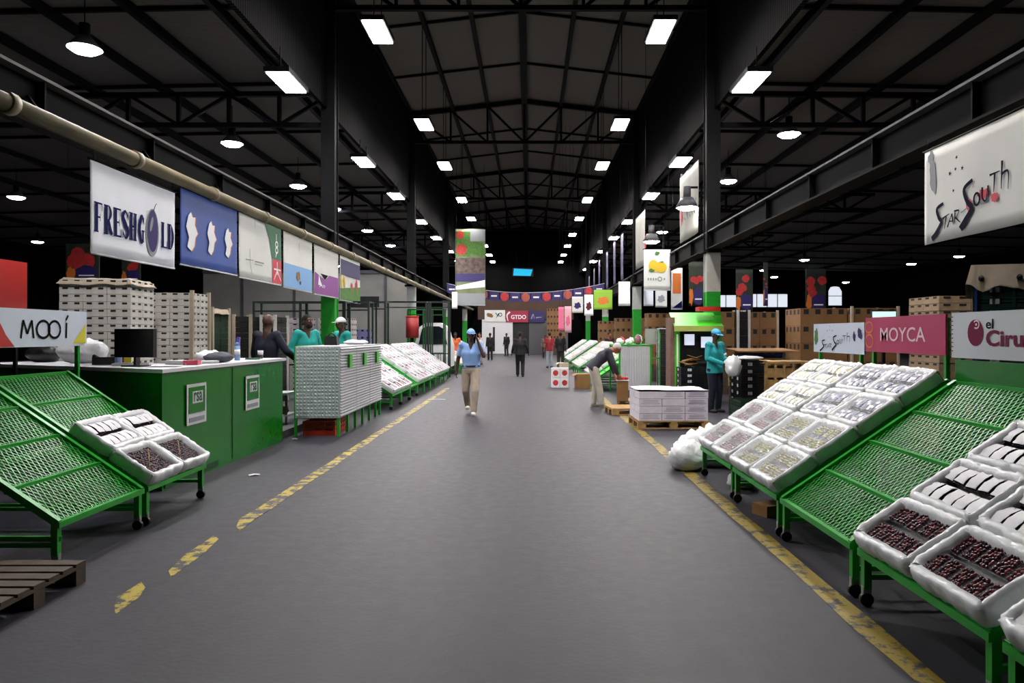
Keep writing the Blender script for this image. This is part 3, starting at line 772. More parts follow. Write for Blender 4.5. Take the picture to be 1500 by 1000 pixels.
# MOOI sign, plane X=-4.62
XM = -4.66
ym = lambda px: XM*F_PX/(px-VPX)
b = board('white sign lettered MOOÍ above the left mesh stand', (XM, 4.9, 1.88), ALONG, ym(127)-4.9, .355, M_sign, posts=(ym(118)-4.9, .3), pz=.02)
u = lambda px: ym(px)-4.9
K = .035
def handm(x, y, w_, h_): return [ribbon([(x, y+h_), (x+w_*.18, y)], K*.9), ribbon([(x+w_*.18, y), (x+w_*.5, y+h_*.75)], K*.9), ribbon([(x+w_*.5, y+h_*.75), (x+w_*.85, y)], K*.9), ribbon([(x+w_*.85, y), (x+w_, y+h_)], K*.9)]
K = .026
L = handm(u(30), .105, u(49)-u(30), .17)+[ring(u(63), .19, (u(74)-u(55))/2, .082, K), ring(u(79.5), .19, (u(88)-u(71))/2, .082, K), ribbon([(u(97), .12), (u(96.5), .275)], K), ribbon([(u(96), .095), (u(99.5), .045)], K*.9)]
b.ink('lettering', M_blackprint, L, .004)
b.ink('red_corner', M_red, [poly([(u(-30), .05), (u(-30), .35), (u(21), .35), (u(8), .24), (u(0), .14), (u(-8), .05)])], .003)
b.ink('yellow_corner', M_yellow, [poly([(u(106), .33), (u(125), .33), (u(125), .12), (u(119), .2)])], .003)
# red board behind it
b = board('red advertising board behind the white MOOÍ sign', (-6.0, 7.42, 2.5), ALONG, 1.15, .56, mat('red_board', '#c4221c', .45), posts=(.3, 1.0), frame=M_steelblack)
b.ink('white_mark', M_lightprint, [ellipse(.62, .42, .06, .16), brush([(.55, .1), (.6, .22)], .04)], .004)
# right signs, plane X=3.5
XS = 3.52
ys = lambda px: XS*F_PX/(px-VPX)
b = board('small white Star South sign left of the MOYCA sign', (XS, ys(1192), 1.77), BACK, ys(1192)-ys(1266), .34, M_sign, posts=(.12, ys(1192)-ys(1266)-.14), pz=.02)
star_south(b, .20, .23, .31, M_ink, 1.75); w0 = b.s.w
b.ink('green_mark', M_leafp, [blob(.08, .15, .05, .1, 3)], .004); b.ink('plum_mark', M_plum, [blob(w0*.83, .15, .03, .05, 2), blob(w0*.93, .12, .05, .06, 4)], .004)
b = board('pink sign lettered MOYCA above the box stand', (XS, ys(1268), 1.815), BACK, ys(1268)-ys(1385), .35, M_pink, posts=(.12, ys(1268)-ys(1385)-.04), pz=.02)
u = lambda px: ys(1268)-ys(px)
b.ink('lettering', M_pinklight, [text('MOYCA', u(1290), .105, u(1356), .24, bold=.006)], .004)
b.ink('orange_loops', M_orangep, [ring(u(1273.5), .1, (u(1279)-u(1268))*.5, .055, .016), ring(u(1274), .24, (u(1280)-u(1269))*.5, .065, .016)], .004)
b = board('white sign lettered el Ciruelo with a plum', (XS, ys(1394), 1.82), BACK, 1.75, .37, mat('sign_grey_white', '#cfd2da', .4), posts=(.08, 1.6), pz=.02)
u = lambda px: ys(1394)-ys(px)
M_wine = mat('print_wine', '#74163f', .7, spec=.2)
b.ink('plum', M_wine, [ellipse((u(1418)+u(1441))/2, .165, (u(1441)-u(1418))/2, .105)], .004)
b.ink('plum_swirl', M_pinklight, [ring(u(1431), .10, .035, .03, .012, a0=-2.5, a1=2.2), ellipse(u(1431), .10, .012, .01)], .006)
b.ink('lettering_small', M_blackprint, [text('el', u(1445), .06, u(1456), .135, bold=.015)], .005)
b.ink('lettering', M_wine, [text('Ciruelo', u(1445), .145, u(1445)+.72, .27, bold=.03)], .005)
b.ink('binding', M_blackprint, [rect(.008, .03+.035*i, .028, .038+.035*i) for i in range(9)], .004)
# ================================================================== DISPLAY STANDS AND PRODUCE BOXES
SD, SZF, SZB = 1.38, .33, 1.26          # depth, front and back height of the sloping shelf
SA = math.atan2(SZB-SZF, SD); SLEN = math.hypot(SD, SZB-SZF); ROW = SLEN/4
E = Vector((math.cos(SA), 0, math.sin(SA))); NRM = Vector((-math.sin(SA), 0, math.cos(SA)))
def slope(s_, w_, n_=0.): return Vector((0, 0, SZF)) + E*s_ + Vector((0, w_, 0)) + NRM*n_
def mesh_panel(W):      # expanded-metal shelf: crossing strands clipped to one row
    m = MB(); pa, pb = .046, .080; th = .0075
    s0, s1, w0, w1 = .012, ROW-.012, .025, W-.025
    n = int((w1-w0)/pa)+int((s1-s0)/pb)+2
    for sg in (1, -1):
        for i in range(-1, n+1):
            # strand: w = c + sg*(s-s0)*pa/pb
            c = w0+i*pa if sg < 0 else w0+(i-int((s1-s0)/pb)-1)*pa
            k = sg*pa/pb; lo, hi = s0, s1
            for lim in (w0, w1):
                pass
            a, b_ = (w0-c)/k+s0, (w1-c)/k+s0
            lo = max(lo, min(a, b_)); hi = min(hi, max(a, b_))
            if hi-lo < .01: continue
            m.bar((0, c+k*(lo-s0), lo), (0, c+k*(hi-s0), hi), th, th, up=(1, 0, 0))
    # to slope space
    m.v = [tuple(E*z + Vector((0, y, 0)) + NRM*x) for x, y, z in m.v]
    return m.mesh('mesh_panel', M_green)
def caster(m):
    m.tube((-.0, -.016, .04), (0, .016, .04), .04, n=14); return m
def stand(label, x, y, W, left=False, backboard=None, panels=True, group=None, detail=True, frame=None):
    t = thing('display_stand', label, 'display stand', (x, y, 0), PI if left else 0, group=group)
    G = frame or M_green; key = (round(W, 3), G.name, detail)
    for w_ in (.02, W-.02):
        obj('side_rail', cached(('sr',)+key, lambda: MB().bar(slope(0, 0), slope(SLEN, 0), .04, .05, up=NRM).mesh('side_rail', G)), t, loc=(0, w_, 0))
    for i in range(5):
        p = slope(ROW*i, 0, .0)
        obj('crossbar', cached(('cb',)+key, lambda: MB().box(-.02, .02, .0, W, -.03, .012).mesh('crossbar', G)), t, loc=(p.x, 0, p.z))
    if panels:
        me = cached(('mp',)+key, lambda: mesh_panel(W))
        for i in range(4):
            p = slope(ROW*i, 0); obj('mesh_panel', me, t, loc=(p.x, 0, p.z), kind='stuff')
    for w_ in (.03, W-.03):
        obj('leg', cached(('lf',)+key, lambda: MB().box(.0, .045, -.022, .022, .10 if detail else 0, SZF-.01).mesh('leg', G)), t, loc=(0, w_, 0))
        obj('leg', cached(('lb',)+key, lambda: MB().box(SD-.045, SD, -.022, .022, .10 if detail else 0, SZB-.02).mesh('leg', G)), t, loc=(0, w_, 0))
        obj('side_brace', cached(('sb',)+key, lambda: MB().box(.04, SD-.04, -.014, .014, .16, .19).mesh('side_brace', G)), t, loc=(0, w_, 0))
        if detail:
            for xx in (.022, SD-.022):
                c = obj('caster', cached('cst', lambda: MB().bar((0, 0, .06), (0, 0, .12), .03, .05).mesh('caster', M_alu)), t, loc=(xx, w_, 0))
                obj('wheel', cached('whl', lambda: caster(MB()).mesh('wheel', M_black)), c)
    obj('back_brace', cached(('bk',)+key, lambda: MB().box(SD-.03, SD, .03, W-.03, .5, .54).mesh('back_brace', G)), t)
    if backboard:
        MB().box(SD+.0, SD+.02, .0, W, backboard[0], backboard[1]).build('back_board', M_greenboard, t)
    return t
# ---- produce boxes
BH = .105
def tray_mesh(W, D, m, low=None):
    mb = MB(); tk = .008
    mb.box(-W/2, W/2, -D/2, D/2, 0, .008)
    mb.box(-W/2, W/2, -D/2, -D/2+tk, .008, BH); mb.box(-W/2, W/2, D/2-tk, D/2, .008, BH)
    mb.box(-W/2, -W/2+tk, -D/2+tk, D/2-tk, .008, BH); mb.box(W/2-tk, W/2, -D/2+tk, D/2-tk, .008, BH)
    return mb.mesh('tray', m)
def rr(W, D, r, t):      # point and outward normal on a rounded rectangle
    P = 2*(W+D); s_ = t*P; x = y = 0
    if s_ < W: x, y, n = -W/2+s_, -D/2, (0, -1)
    elif s_ < W+D: x, y, n = W/2, -D/2+s_-W, (1, 0)
    elif s_ < 2*W+D: x, y, n = W/2-(s_-W-D), D/2, (0, 1)
    else: x, y, n = -W/2, D/2-(s_-2*W-D), (-1, 0)
    k = min(1, max(0, (math.hypot(max(0, abs(x)-(W/2-r)), max(0, abs(y)-(D/2-r)))-r)/r)) if abs(x) > W/2-r and abs(y) > D/2-r else 0
    nx, ny = n
    if abs(x) > W/2-r and abs(y) > D/2-r:
        cx, cy = math.copysign(W/2-r, x), math.copysign(D/2-r, y); d = math.hypot(x-cx, y-cy) or 1
        nx, ny = (x-cx)/d, (y-cy)/d; x, y = cx+nx*r, cy+ny*r
    return x, y, nx, ny
def liner_mesh(W, D, seed, n=88, inset=.045, drop=.0):
    prof = [(-inset-.012, -.030), (-inset, -.004), (-.018, .012), (.004, .014), (.016, -.008), (.024, -.045), (.018, -BH+.012+drop)]
    vs = []
    for k, (o, z) in enumerate(prof):
        for i in range(n):
            x, y, nx, ny = rr(W, D, .035, i/n)
            q = Vector((x*16, y*16, seed*7.3)); q2 = Vector((x*45, y*45, seed*3.1+k))
            d = noise.noise(q)*.016 + abs(noise.noise(q2*.7))*.008-.004
            f = (.5, .8, 1, 1, 1.1, 1.3, .8)[k]
            vs.append((x+nx*(o+d*f), y+ny*(o+d*f), BH+z+noise.noise(q2+Vector((3, 1, 9)))*.009*f))
    fs = []
    for k in range(len(prof)-1):
        for i in range(n): j = (i+1) % n; fs.append((k*n+i, k*n+j, (k+1)*n+j, (k+1)*n+i))
    return MB().add(vs, fs, 0, True).mesh('liner', M_liner)
def ico(sub):
    bm = bmesh.new(); bmesh.ops.create_icosphere(bm, subdivisions=sub, radius=1); vs = [v.co.copy() for v in bm.verts]; fs = [[v.index for v in f.verts] for f in bm.faces]; bm.free(); return vs, fs
ICO1, ICO2 = ico(1), ico(2)
def grapes_mesh(w_, d_, mats, seed, hi=False, r=.0105, layers=1, name='grapes'):
    rn = random.Random(seed); mb = MB(); vs0, fs0 = ICO2 if hi else ICO1
    nx, ny = max(2, int(w_/(r*1.75))), max(2, int(d_/(r*1.75)))
    for L in range(layers):
        for i in range(nx):
            for j in range(ny):
                rr_ = r*rn.uniform(.85, 1.15); c = Vector((-w_/2+(i+.5)*w_/nx+rn.uniform(-.003, .003), -d_/2+(j+.5)*d_/ny+rn.uniform(-.003, .003), L*r*1.3+rn.uniform(-.004, .006)))
                mb.add([c+v*rr_ for v in vs0], fs0, rn.randrange(len(mats)), True)
    return mb.mesh(name, mats)
M_grr = [mat('grape_red', '#5a2433', .25, var=.3, vscale=30), mat('grape_dark_red', '#3d1826', .25), mat('grape_rose', '#7a3a3c', .25)]
M_grb = [mat('grape_black', '#2a1822', .3), mat('grape_brown', '#4a2a26', .3), mat('grape_purple', '#3a1f33', .3)]
M_grg = [mat('grape_green', '#9da356', .25), mat('grape_pale_green', '#b7b872', .25), mat('grape_yellow_green', '#a89f48', .25)]
M_grp = [mat('grape_pink', '#8c5a60', .3), mat('grape_mauve', '#7a4a5a', .3)]
M_lab = mat('label_white', '#d9d9dc', .5)
M_labb = [mat('label_blue', '#5d668e', .4), mat('label_blue_dark', '#474d72', .4), M_lab]
M_punnet = mat('clear_punnet', '#b9c0c4', .15, alpha=.35)
M_punnetdark = mat('dark_punnet', '#3a3a40', .3)
M_film = mat('clear_film', '#f2f4f6', .12, alpha=.22, bump=.6, bscale=25)
M_traywhite = mat('white_tray_card', '#c9c6c0', .7, var=.06)
M_traybrown = mat('brown_tray_card', '#a08258', .75, var=.1)
PW, PD = .098, .145
def punnet_shell(m):
    mb = MB(); a, b_, h = PW/2, PD/2, .072
    lo = [(-a*.86, -b_*.9, .012), (a*.86, -b_*.9, .012), (a*.86, b_*.9, .012), (-a*.86, b_*.9, .012)]; hi = [(-a, -b_, h), (a, -b_, h), (a, b_, h), (-a, b_, h)]
    rim = [(-a-.004, -b_-.004, h+.002), (a+.004, -b_-.004, h+.002), (a+.004, b_+.004, h+.002), (-a-.004, b_+.004, h+.002)]
    mb.add(lo+hi+rim, [(3, 2, 1, 0)]+[(i, (i+1) % 4, 4+(i+1) % 4, 4+i) for i in range(4)]+[(4+i, 4+(i+1) % 4, 8+(i+1) % 4, 8+i) for i in range(4)])
    return mb.mesh('punnet', m)
def label_mesh(mats, seed, full=True):
    mb = MB(); rn = random.Random(seed); a, b_ = PW/2*.9, PD/2*(.92 if full else .7)
    vs = []; fs = []; n = 5
    for j in range(n+1):
        y = -b_+2*b_*j/n; z = .012*math.sin(PI*j/n)
        for x in (-a, 0, a): vs.append((x, y, z+rn.uniform(-.003, .003)))
    top = len(vs); vs += [(x, y, z-.003) for x, y, z in vs]
    for j in range(n):
        for i in range(2):
            q = j*3+i; fs.append((q, q+1, q+4, q+3)); fs.append((top+q, top+q+3, top+q+4, top+q+1))
    mb.add(vs, fs, 0, True)
    mb.m = [rn.randrange(len(mats)) for _ in mb.m]
    return mb.mesh('label_card', mats)
KINDS = {   # shell, grapes, label mats, film, tray
    'red': (M_punnet, M_grr, None, False, M_traywhite), 'white': (M_punnetdark, M_grb, [M_lab], False, M_traywhite),
    'green': (M_punnet, M_grg, None, True, M_traywhite), 'pink': (M_punnet, M_grp, None, True, M_traywhite),
    'blue': (M_punnetdark, M_grb, M_labb, True, M_traybrown), 'pale': (M_punnet, M_grg, [M_lab, M_grg[1]], True, M_traywhite)}
BOXN = [0]
def box_matrix(root_loc, left, s_, w_, off=.012):
    p = slope(s_, w_, off)
    M = Matrix((( 0, E.x, NRM.x, p.x), (-1, E.y, NRM.y, p.y), (0, E.z, NRM.z, p.z), (0, 0, 0, 1)))
    return Matrix.Translation(root_loc) @ Matrix.Rotation(PI if left else 0, 4, 'Z') @ M
def produce_box(kind, label, M, W=.575, D=.385, hi=False, group=None, jit=True):
    rn = random.Random(BOXN[0]); BOXN[0] += 1
    t = thing('produce_box', label, 'produce box', group=group)
    J = Matrix.Translation((rn.uniform(-.008, .008), rn.uniform(-.006, .006), 0)) @ Matrix.Rotation(rn.uniform(-.03, .03), 4, 'Z') if jit else Matrix()
    t.matrix_world = M @ J
    shell, gm, lm, film, tm = KINDS[kind]
    obj('tray', cached(('tray', W, D, tm.name), lambda: tray_mesh(W, D, tm)), t)
    sd = rn.randrange(5)
    obj('liner', cached(('liner', W, D, sd), lambda: liner_mesh(W, D, sd)), t)
    px = (W-.03)/5; py = (D-.03)/2
    for i in range(5):
        for j in range(2):
            p = obj('punnet', cached(('sh', shell.name), lambda: punnet_shell(shell)), t, loc=(-W/2+.015+px*(i+.5), -D/2+.015+py*(j+.5), .008+rn.uniform(0, .006)), rot=(rn.uniform(-.05, .05), rn.uniform(-.05, .05), rn.uniform(-.06, .06)))
            sd = rn.randrange(3)
            obj('grapes', cached(('gr', gm[0].name, sd, hi), lambda: grapes_mesh(PW*.9, PD*.9, gm, sd, hi, layers=2 if hi else 1, r=.0105 if hi else .013)), p, loc=(0, 0, .055 if hi else .066), kind='stuff')
            if lm: obj('label_card', cached(('lc', lm[0].name, len(lm), sd), lambda: label_mesh(lm, sd)), p, loc=(0, 0, .083))
    if film:
        def fm():
            mb = MB(); n = 12; vs = []; fs = []
            for i in range(n+1):
                for j in range(n+1):
                    x, y = -W/2+.02+(W-.04)*i/n, -D/2+.02+(D-.04)*j/n; vs.append((x, y, BH+.006+noise.noise(Vector((x*14, y*14, 5)))*.012))
            for i in range(n):
                for j in range(n): a = i*(n+1)+j; fs.append((a, a+n+1, a+n+2, a+1))
            return mb.add(vs, fs, 0, True).mesh('film', M_film)
        obj('film', cached(('film', W, D), fm), t)
    return t
ROWN = ['bottom', 'second', 'third', 'top']
# ------------------------------------------------------------------ right-hand stands, X front edge 2.02
XFR = 2.02; WR = 1.25
R_near2 = stand('green box stand cut by the bottom right corner', XFR, 1.78, WR)
R_near = stand('green stand full of boxes, nearest on the right', XFR, 3.12, WR, backboard=(1.1, 1.44))
R_empty = stand('empty green mesh stand on the right below el Ciruelo sign', XFR, 4.47, WR, backboard=(1.1, 1.44))
R_mid = stand('green stand of white boxes under the MOYCA sign', XFR, 5.80, WR)
R_far = stand('green stand of white boxes under small Star South sign', XFR, 7.12, WR)
DESC = {'red': 'box of dark red grape punnets', 'white': 'box of white-labelled black punnets', 'green': 'lined box of green grape punnets', 'pink': 'lined box of pinkish grape punnets', 'blue': 'film-covered box of blue-grey labelled punnets', 'pale': 'film-covered box of pale green punnets'}
def fill(root, rows, where, W=WR, left=False, hi=False, group=None):
    for r, cols in enumerate(rows):
        for c, kd in enumerate(cols):
            if not kd: continue
            w_ = (c+.5)*W/2
            if left: w_ = W-w_      # column 0 is the one nearer the viewer
            produce_box(kd, '%s, %s row, %s end, %s' % (DESC[kd], ROWN[r], ['nearer', 'farther'][c], where), box_matrix(root.location, left, ROW*(r+.5), w_), hi=hi and r < 3, W=round(W/2-.035, 3), group=group)
fill(R_near, [('red', 'red'), ('white', 'white'), ('white', 'white'), ('white', 'white')], 'nearest right stand', hi=True, group='boxes on the right stands')
fill(R_near2, [('white', 'white'), ('white', 'white')], 'corner right stand', group='boxes on the right stands')
fill(R_mid, [('green', 'green'), ('green', 'green'), ('blue', 'blue'), ('blue', 'blue')], 'under MOYCA sign', group='boxes on the right stands')
fill(R_far, [('pink', 'pink'), ('pink', 'pink'), ('pale', 'pale'), ('pale', 'pale')], 'under small white sign', group='boxes on the right stands')
# ------------------------------------------------------------------ left-hand near stands
XFL = -3.27; WL = 1.10
L_empty = stand('empty green mesh stand at the left edge below MOOÍ sign', XFL, 6.06, WL, left=True)
MB().box(.0, SD, WL-.06, WL-.025, .2, .235).build('side_brace', M_green, L_empty)
L_box = stand('green mesh stand carrying grape boxes beside green counter', XFL, 7.22, WL, left=True)
for col, lab in ((1, 'white-lined box of loose black grapes, nearer of two by counter'), (0, 'white-lined box of loose black grapes, farther of two by counter')):
    t = thing('produce_box', lab, 'produce box', group='boxes of loose grapes')
    W, D = .53, .395
    t.matrix_world = box_matrix(L_box.location, True, ROW*.5, WL*(col+.5)/2, off=.014)
    obj('tray', cached(('tray', W, D, 'b'), lambda: tray_mesh(W, D, M_traywhite)), t)
    obj('liner', liner_mesh(W, D, 11+col, inset=.04), t)
    obj('grapes', grapes_mesh(W-.09, D-.07, M_grb, 4+col, True, r=.0125, layers=2, name='grapes'), t, loc=(0, 0, .05), kind='stuff')
    MB().tube((-W/2+.06, -D/2+.06, .085), (W/2-.1, D/2-.08, .088), .003, n=5).build('stalk', M_wood, t)
M_trayred = mat('red_tray_card', '#b5402f', .7)
for c, kd in ((0, 'white'), (1, 'white')):
    b = produce_box(kd, 'white-labelled punnet box above the loose grapes, %s' % ['farther one', 'nearer one with red side'][c], box_matrix(L_box.location, True, ROW*1.52, WL*(c+.5)/2, off=.014), W=.525, hi=True, group='boxes on the left stand')
    if c == 1: MB().box(.265, .272, -.19, -.02, .02, .09).build('red_side_print', M_trayred, b); MB().box(.265, .272, -.02, .19, .02, .09).build('yellow_side_print', M_yellow, b)
# ================================================================== PALLETS, CARTONS, CRATES
def pallet(label, x, y, rz=0., L=1.2, W=1.0, m=None, z=0., group=None):
    m = m or M_wood; t = thing('pallet', label, 'pallet', (x, y, z), rz, group=group)
    sl = cached(('psl', L, m.name), lambda: MB().box(-L/2, L/2, -.05, .05, 0, .02).mesh('slat', m))
    bl = cached(('pbl', m.name), lambda: MB().box(-.07, .07, -.05, .05, 0, .08).mesh('block', m))
    cr = cached(('pcr', W, m.name), lambda: MB().box(-.05, .05, -W/2, W/2, 0, .018).mesh('stringer', m))
    for i in range(7): obj('slat', sl, t, loc=(0, -W/2+.05+(W-.1)*i/6, .122))
    for i in range(3): obj('stringer', cr, t, loc=(-L/2+.05+(L-.1)*i/2, 0, .103))
    for i in range(3):
        for j in range(3): obj('block', bl, t, loc=(-L/2+.07+(L-.14)*i/2, -W/2+.05+(W-.1)*j/2, .022))
    for j in range(3): obj('slat', sl, t, loc=(0, -W/2+.05+(W-.1)*j/2, .001))
    return t
def vent_carton(w_, d_, h_, m, hole=True):
    mb = MB().box(-w_/2, w_/2, -d_/2, d_/2, 0, h_)
    if hole:
        for s in (-1, 1):
            for u in (-.25, .25):
                mb.cbox((u*w_, s*d_/2, h_*.8), (w_*.22, .006, h_*.28), 1); mb.cbox((s*w_/2, u*d_, h_*.8), (.006, d_*.22, h_*.28), 1)
    return mb.mesh('carton', [m, M_hole])
def carton_load(label, x, y, rz, nx, ny, nz, w_, d_, h_, m, z=.145, cover=None, posts=None, hole=True, group=None, cat='carton stack', strap=None, pal=True):
    t = thing('carton_stack', label, cat, (x, y, z), rz, group=group)
    me = cached(('vc', w_, d_, h_, m.name, hole), lambda: vent_carton(w_-.008, d_-.008, h_-.006, m, hole))
    rn = random.Random(nx*100+nz)
    for k in range(nz):
        for i in range(nx):
            for j in range(ny):
                if 0 < i < nx-1 and 0 < j < ny-1: continue
                obj('carton', me, t, loc=((i-(nx-1)/2)*w_+rn.uniform(-.004, .004), (j-(ny-1)/2)*d_+rn.uniform(-.004, .004), k*h_))
    X, Y, H = nx*w_/2, ny*d_/2, nz*h_
    if posts:
        for sx in (-1, 1):
            for sy in (-1, 1):
                MB().box(sx*X-.03, sx*X+.03, sy*Y-.03, sy*Y+.03, -.02, H+.04).build('corner_post', posts, t)
    if strap:
        for u in (-.3, .3): MB().box(-X-.012, X+.012, u*2*Y-.012, u*2*Y+.012, -.01, H+.012).build('strap', strap, t)
    if cover:
        mb = MB(); n = 14; vs = []; fs = []
        for i in range(n+1):
            for j in range(n+1):
                xx, yy = (i/n-.5)*2*(X+.03), (j/n-.5)*2*(Y+.03); e = max(abs(i/n-.5), abs(j/n-.5))*2
                vs.append((xx, yy, H+.02+.025*noise.noise(Vector((xx*4, yy*4, x)))-(.10 if e > .92 else 0)))
        for i in range(n):
            for j in range(n): a = i*(n+1)+j; fs.append((a, a+n+1, a+n+2, a+1))
        nv = len(vs); vs += [(p[0], p[1], p[2]-.008) for p in vs]; fs += [tuple(q+nv for q in f[::-1]) for f in fs]
        mb.add(vs, fs, 0, False).build('cover_sheet', cover, t)
    return t
def crate_mesh(w_, d_, h_, m, tagm=None):
    mb = MB(); tk = .018
    mb.box(-w_/2, w_/2, -d_/2, d_/2, 0, .02)
    for s in (-1, 1):
        for z0, z1 in ((.02, h_*.36), (h_*.46, h_*.66), (h_*.76, h_)):
            mb.box(-w_/2, w_/2, s*d_/2-(tk if s > 0 else 0), s*d_/2+(tk if s < 0 else 0), z0, z1); mb.box(s*w_/2-(tk if s > 0 else 0), s*w_/2+(tk if s < 0 else 0), -d_/2, d_/2, z0, z1)
        for u in (-1, -.34, .34, 1):
            mb.cbox((u*(w_/2-.012), s*(d_/2-.006), h_/2), (.03, .026, h_)); mb.cbox((s*(w_/2-.006), u*(d_/2-.012), h_/2), (.026, .03, h_))
    if tagm: mb.cbox((-w_*.15, -d_/2-.004, h_*.55), (.09, .006, h_*.45), 1); mb.cbox((-w_/2-.004, d_*.15, h_*.55), (.006, .09, h_*.45), 1); mb.cbox((w_/2+.004, d_*.15, h_*.55), (.006, .09, h_*.45), 1)
    return mb.mesh('crate', [m, tagm or m])
def crate_pile(label, x, y, rz, nx, ny, nz, w_, d_, h_, m, group, z=0., tagm=None):
    me = cached(('cr', w_, d_, h_, m.name, bool(tagm)), lambda: crate_mesh(w_-.01, d_-.01, h_-.004, m, tagm))
    R = Matrix.Rotation(rz, 3, 'Z')
    for k in range(nz):
        for i in range(nx):
            for j in range(ny):
                p = R @ Vector(((i-(nx-1)/2)*w_, (j-(ny-1)/2)*d_, 0))
                where = ['', ', %s layer' % ('bottom' if k == 0 else 'top' if k == nz-1 else ['', 'second', 'third', 'fourth', 'fifth', 'sixth', 'seventh', 'eighth', 'ninth', 'tenth', 'eleventh', 'twelfth', 'thirteenth', 'fourteenth', 'fifteenth', 'sixteenth'][k])][nz > 1] + ['', [' left', ' right'][i % 2]][nx > 1] + ['', [' front', ' back'][j % 2]][ny > 1]
                tag(obj('plastic_crate', me, None, loc=(x+p.x, y+p.y, z+k*h_), rot=(0, 0, rz)), label+where, 'crate', group)

# ================================================================== LEFT SIDE
# green counter with white top, angled front
def counter():
    t = thing('counter', 'long glossy green stall counter with white worktop edge', 'counter', (-4.4, 9.2, 0))
    P = [(-3.84, 7.5), (-3.80, 11.05), (-4.5, 11.05), (-4.5, 8.9), (-6.6, 9.75), (-6.9, 9.1)]
    Q = [(p[0]+4.4, p[1]-9.2) for p in P]
    H = 1.24
    MB().prism(Q[::1], 'z', 0, H).build('body', M_greenboard, t)
    c = Vector((0.0, .0))
    def grow(p, d): 
        return p
    top = [(-3.80, 7.43), (-3.76, 11.1), (-4.54, 11.1), (-4.54, 8.95), (-6.62, 9.82), (-6.95, 9.03)]
    MB().prism([(p[0]+4.4, p[1]-9.2) for p in top], 'z', H, H+.04).build('worktop', M_white, t)
    MB().box(.565, .575, -1.66, 1.83, .02, .1).build('plinth', M_greendark, t)
    # joint between the two front boards
    MB().box(.583, .590, .02, .03, .05, H-.02).build('board_joint', M_greendark, t)
    for yc in (-.97, .65):
        def card(nm, y0, y1, z0, z1, xo, m): 
            x_ = .56+(.04*(yc+1.7)/3.55)+xo
            return MB().box(x_, x_+.006, y0, y1, z0, z1).build(nm, m, t)
        f = card('logo_plate', yc-.24, yc+.24, .62, 1.08, .012, M_white)
        card('logo_field', yc-.20, yc+.20, .75, 1.045, .018, M_greenboard)
        card('logo_square', yc-.12, yc+.13, .86, .995, .022, M_white)
        card('logo_strap', yc-.19, yc+.18, .65, .70, .018, M_greyp)
        s = Sheet((0, 0, 0), ALONG, 1, 1)
        T = text('rsa', yc-.10, -.985, yc+.11, -.875, bold=.02)
        x_ = .56+(.04*(yc+1.7)/3.55)+.03
        mb = MB(); mb.add([(x_, u, -v) for u, v in T[0]], T[1]); mb.build('lettering', M_greendark, t)
    return t
counter()
CT = 1.285
# monitor
t = thing('monitor', 'black computer monitor seen from behind on green counter', 'monitor', (-4.42, 8.05, CT), -.15)
MB().box(-.24, .24, -.03, .03, .10, .42).box(-.16, .16, .03, .06, .15, .37).build('screen_case', M_black, t)
MB().box(-.225, .225, -.034, -.03, .115, .405).build('back_panel', mat('monitor_back', '#1b1b1f', .3), t)
MB().bar((0, .02, .01), (0, .03, .2), .07, .03).build('neck', M_black, t)
MB().box(-.12, .12, -.08, .1, 0, .014).build('foot', M_black, t)
t = thing('keyboard', 'white keyboard beside the black monitor', 'keyboard', (-4.62, 8.35, CT), .2)
MB().box(-.2, .2, -.07, .07, 0, .022).build('case', M_white, t); MB().box(-.19, .19, -.06, .05, .022, .028).build('keys', M_greyp, t)
t = thing('telephone', 'dark desk telephone lying left of the monitor', 'telephone', (-5.05, 8.55, CT), .3)
MB().prism([(-.1, 0), (.1, 0), (.1, .04), (-.1, .09)], 'x', -.12, .12).build('base', M_black, t)
MB().tube((-.1, -.08, .1), (-.1, .09, .07), .022, n=10, rnd=True).build('handset', M_black, t)
def lump(name, label, cat, loc, r, m, seed, rough=.25, rz=0., flat=.0):
    mb = MB(); mb.ball((0, 0, r[2]*.8), r, 22, 0, zmin=-r[2]*.8)
    vs = []
    for v in mb.v:
        q = Vector(v); d = noise.noise(q*(3.2/max(r))+Vector((seed, 0, 0)))*rough + noise.noise(q*(9/max(r))+Vector((0, seed, 0)))*rough*.35
        k = 1+d; vs.append((v[0]*k, v[1]*k, max(0, v[2]*(1+d*.8))))
    mb.v = vs
    o = mb.build(name, m); o.location = loc; o.rotation_euler = (0, 0, rz)
    return tag(o, label, cat)
lump('plastic_bag', 'crumpled white plastic bag under the MOOÍ sign', 'plastic bag', (-5.6, 8.98, CT), (.3, .14, .17), M_bag, 3)
lump('black_bag', 'black bag at the left edge behind the mesh stand', 'bag', (-6.35, 9.4, CT), (.22, .16, .13), M_black, 5)
t = thing('bottle', 'clear blue water bottle by the purple folder', 'bottle', (-4.05, 9.95, CT))
MB().tube((0, 0, 0), (0, 0, .2), .038, n=14).tube((0, 0, .2), (0, 0, .255), .038, .014, n=14).build('bottle_body', M_tinted, t)
MB().tube((0, 0, .255), (0, 0, .285), .016, n=10).build('cap', mat('blue_cap', '#2a4fb0', .4), t); MB().tube((0, 0, .08), (0, 0, .15), .0385, n=14).build('label_band', M_lightprint, t)
t = thing('bottle', 'small blue bottle behind the computer monitor', 'bottle', (-4.82, 8.42, CT))
MB().tube((0, 0, 0), (0, 0, .24), .035, n=12).tube((0, 0, .24), (0, 0, .3), .035, .013, n=12).build('bottle_body', M_tinted, t)
MB().tube((0, 0, .3), (0, 0, .325), .015, n=10).build('cap', mat('blue_cap', '#2a4fb0', .4), t)
t = thing('paper_cup', 'white paper cup with dark base on the counter end', 'cup', (-3.98, 10.62, CT))
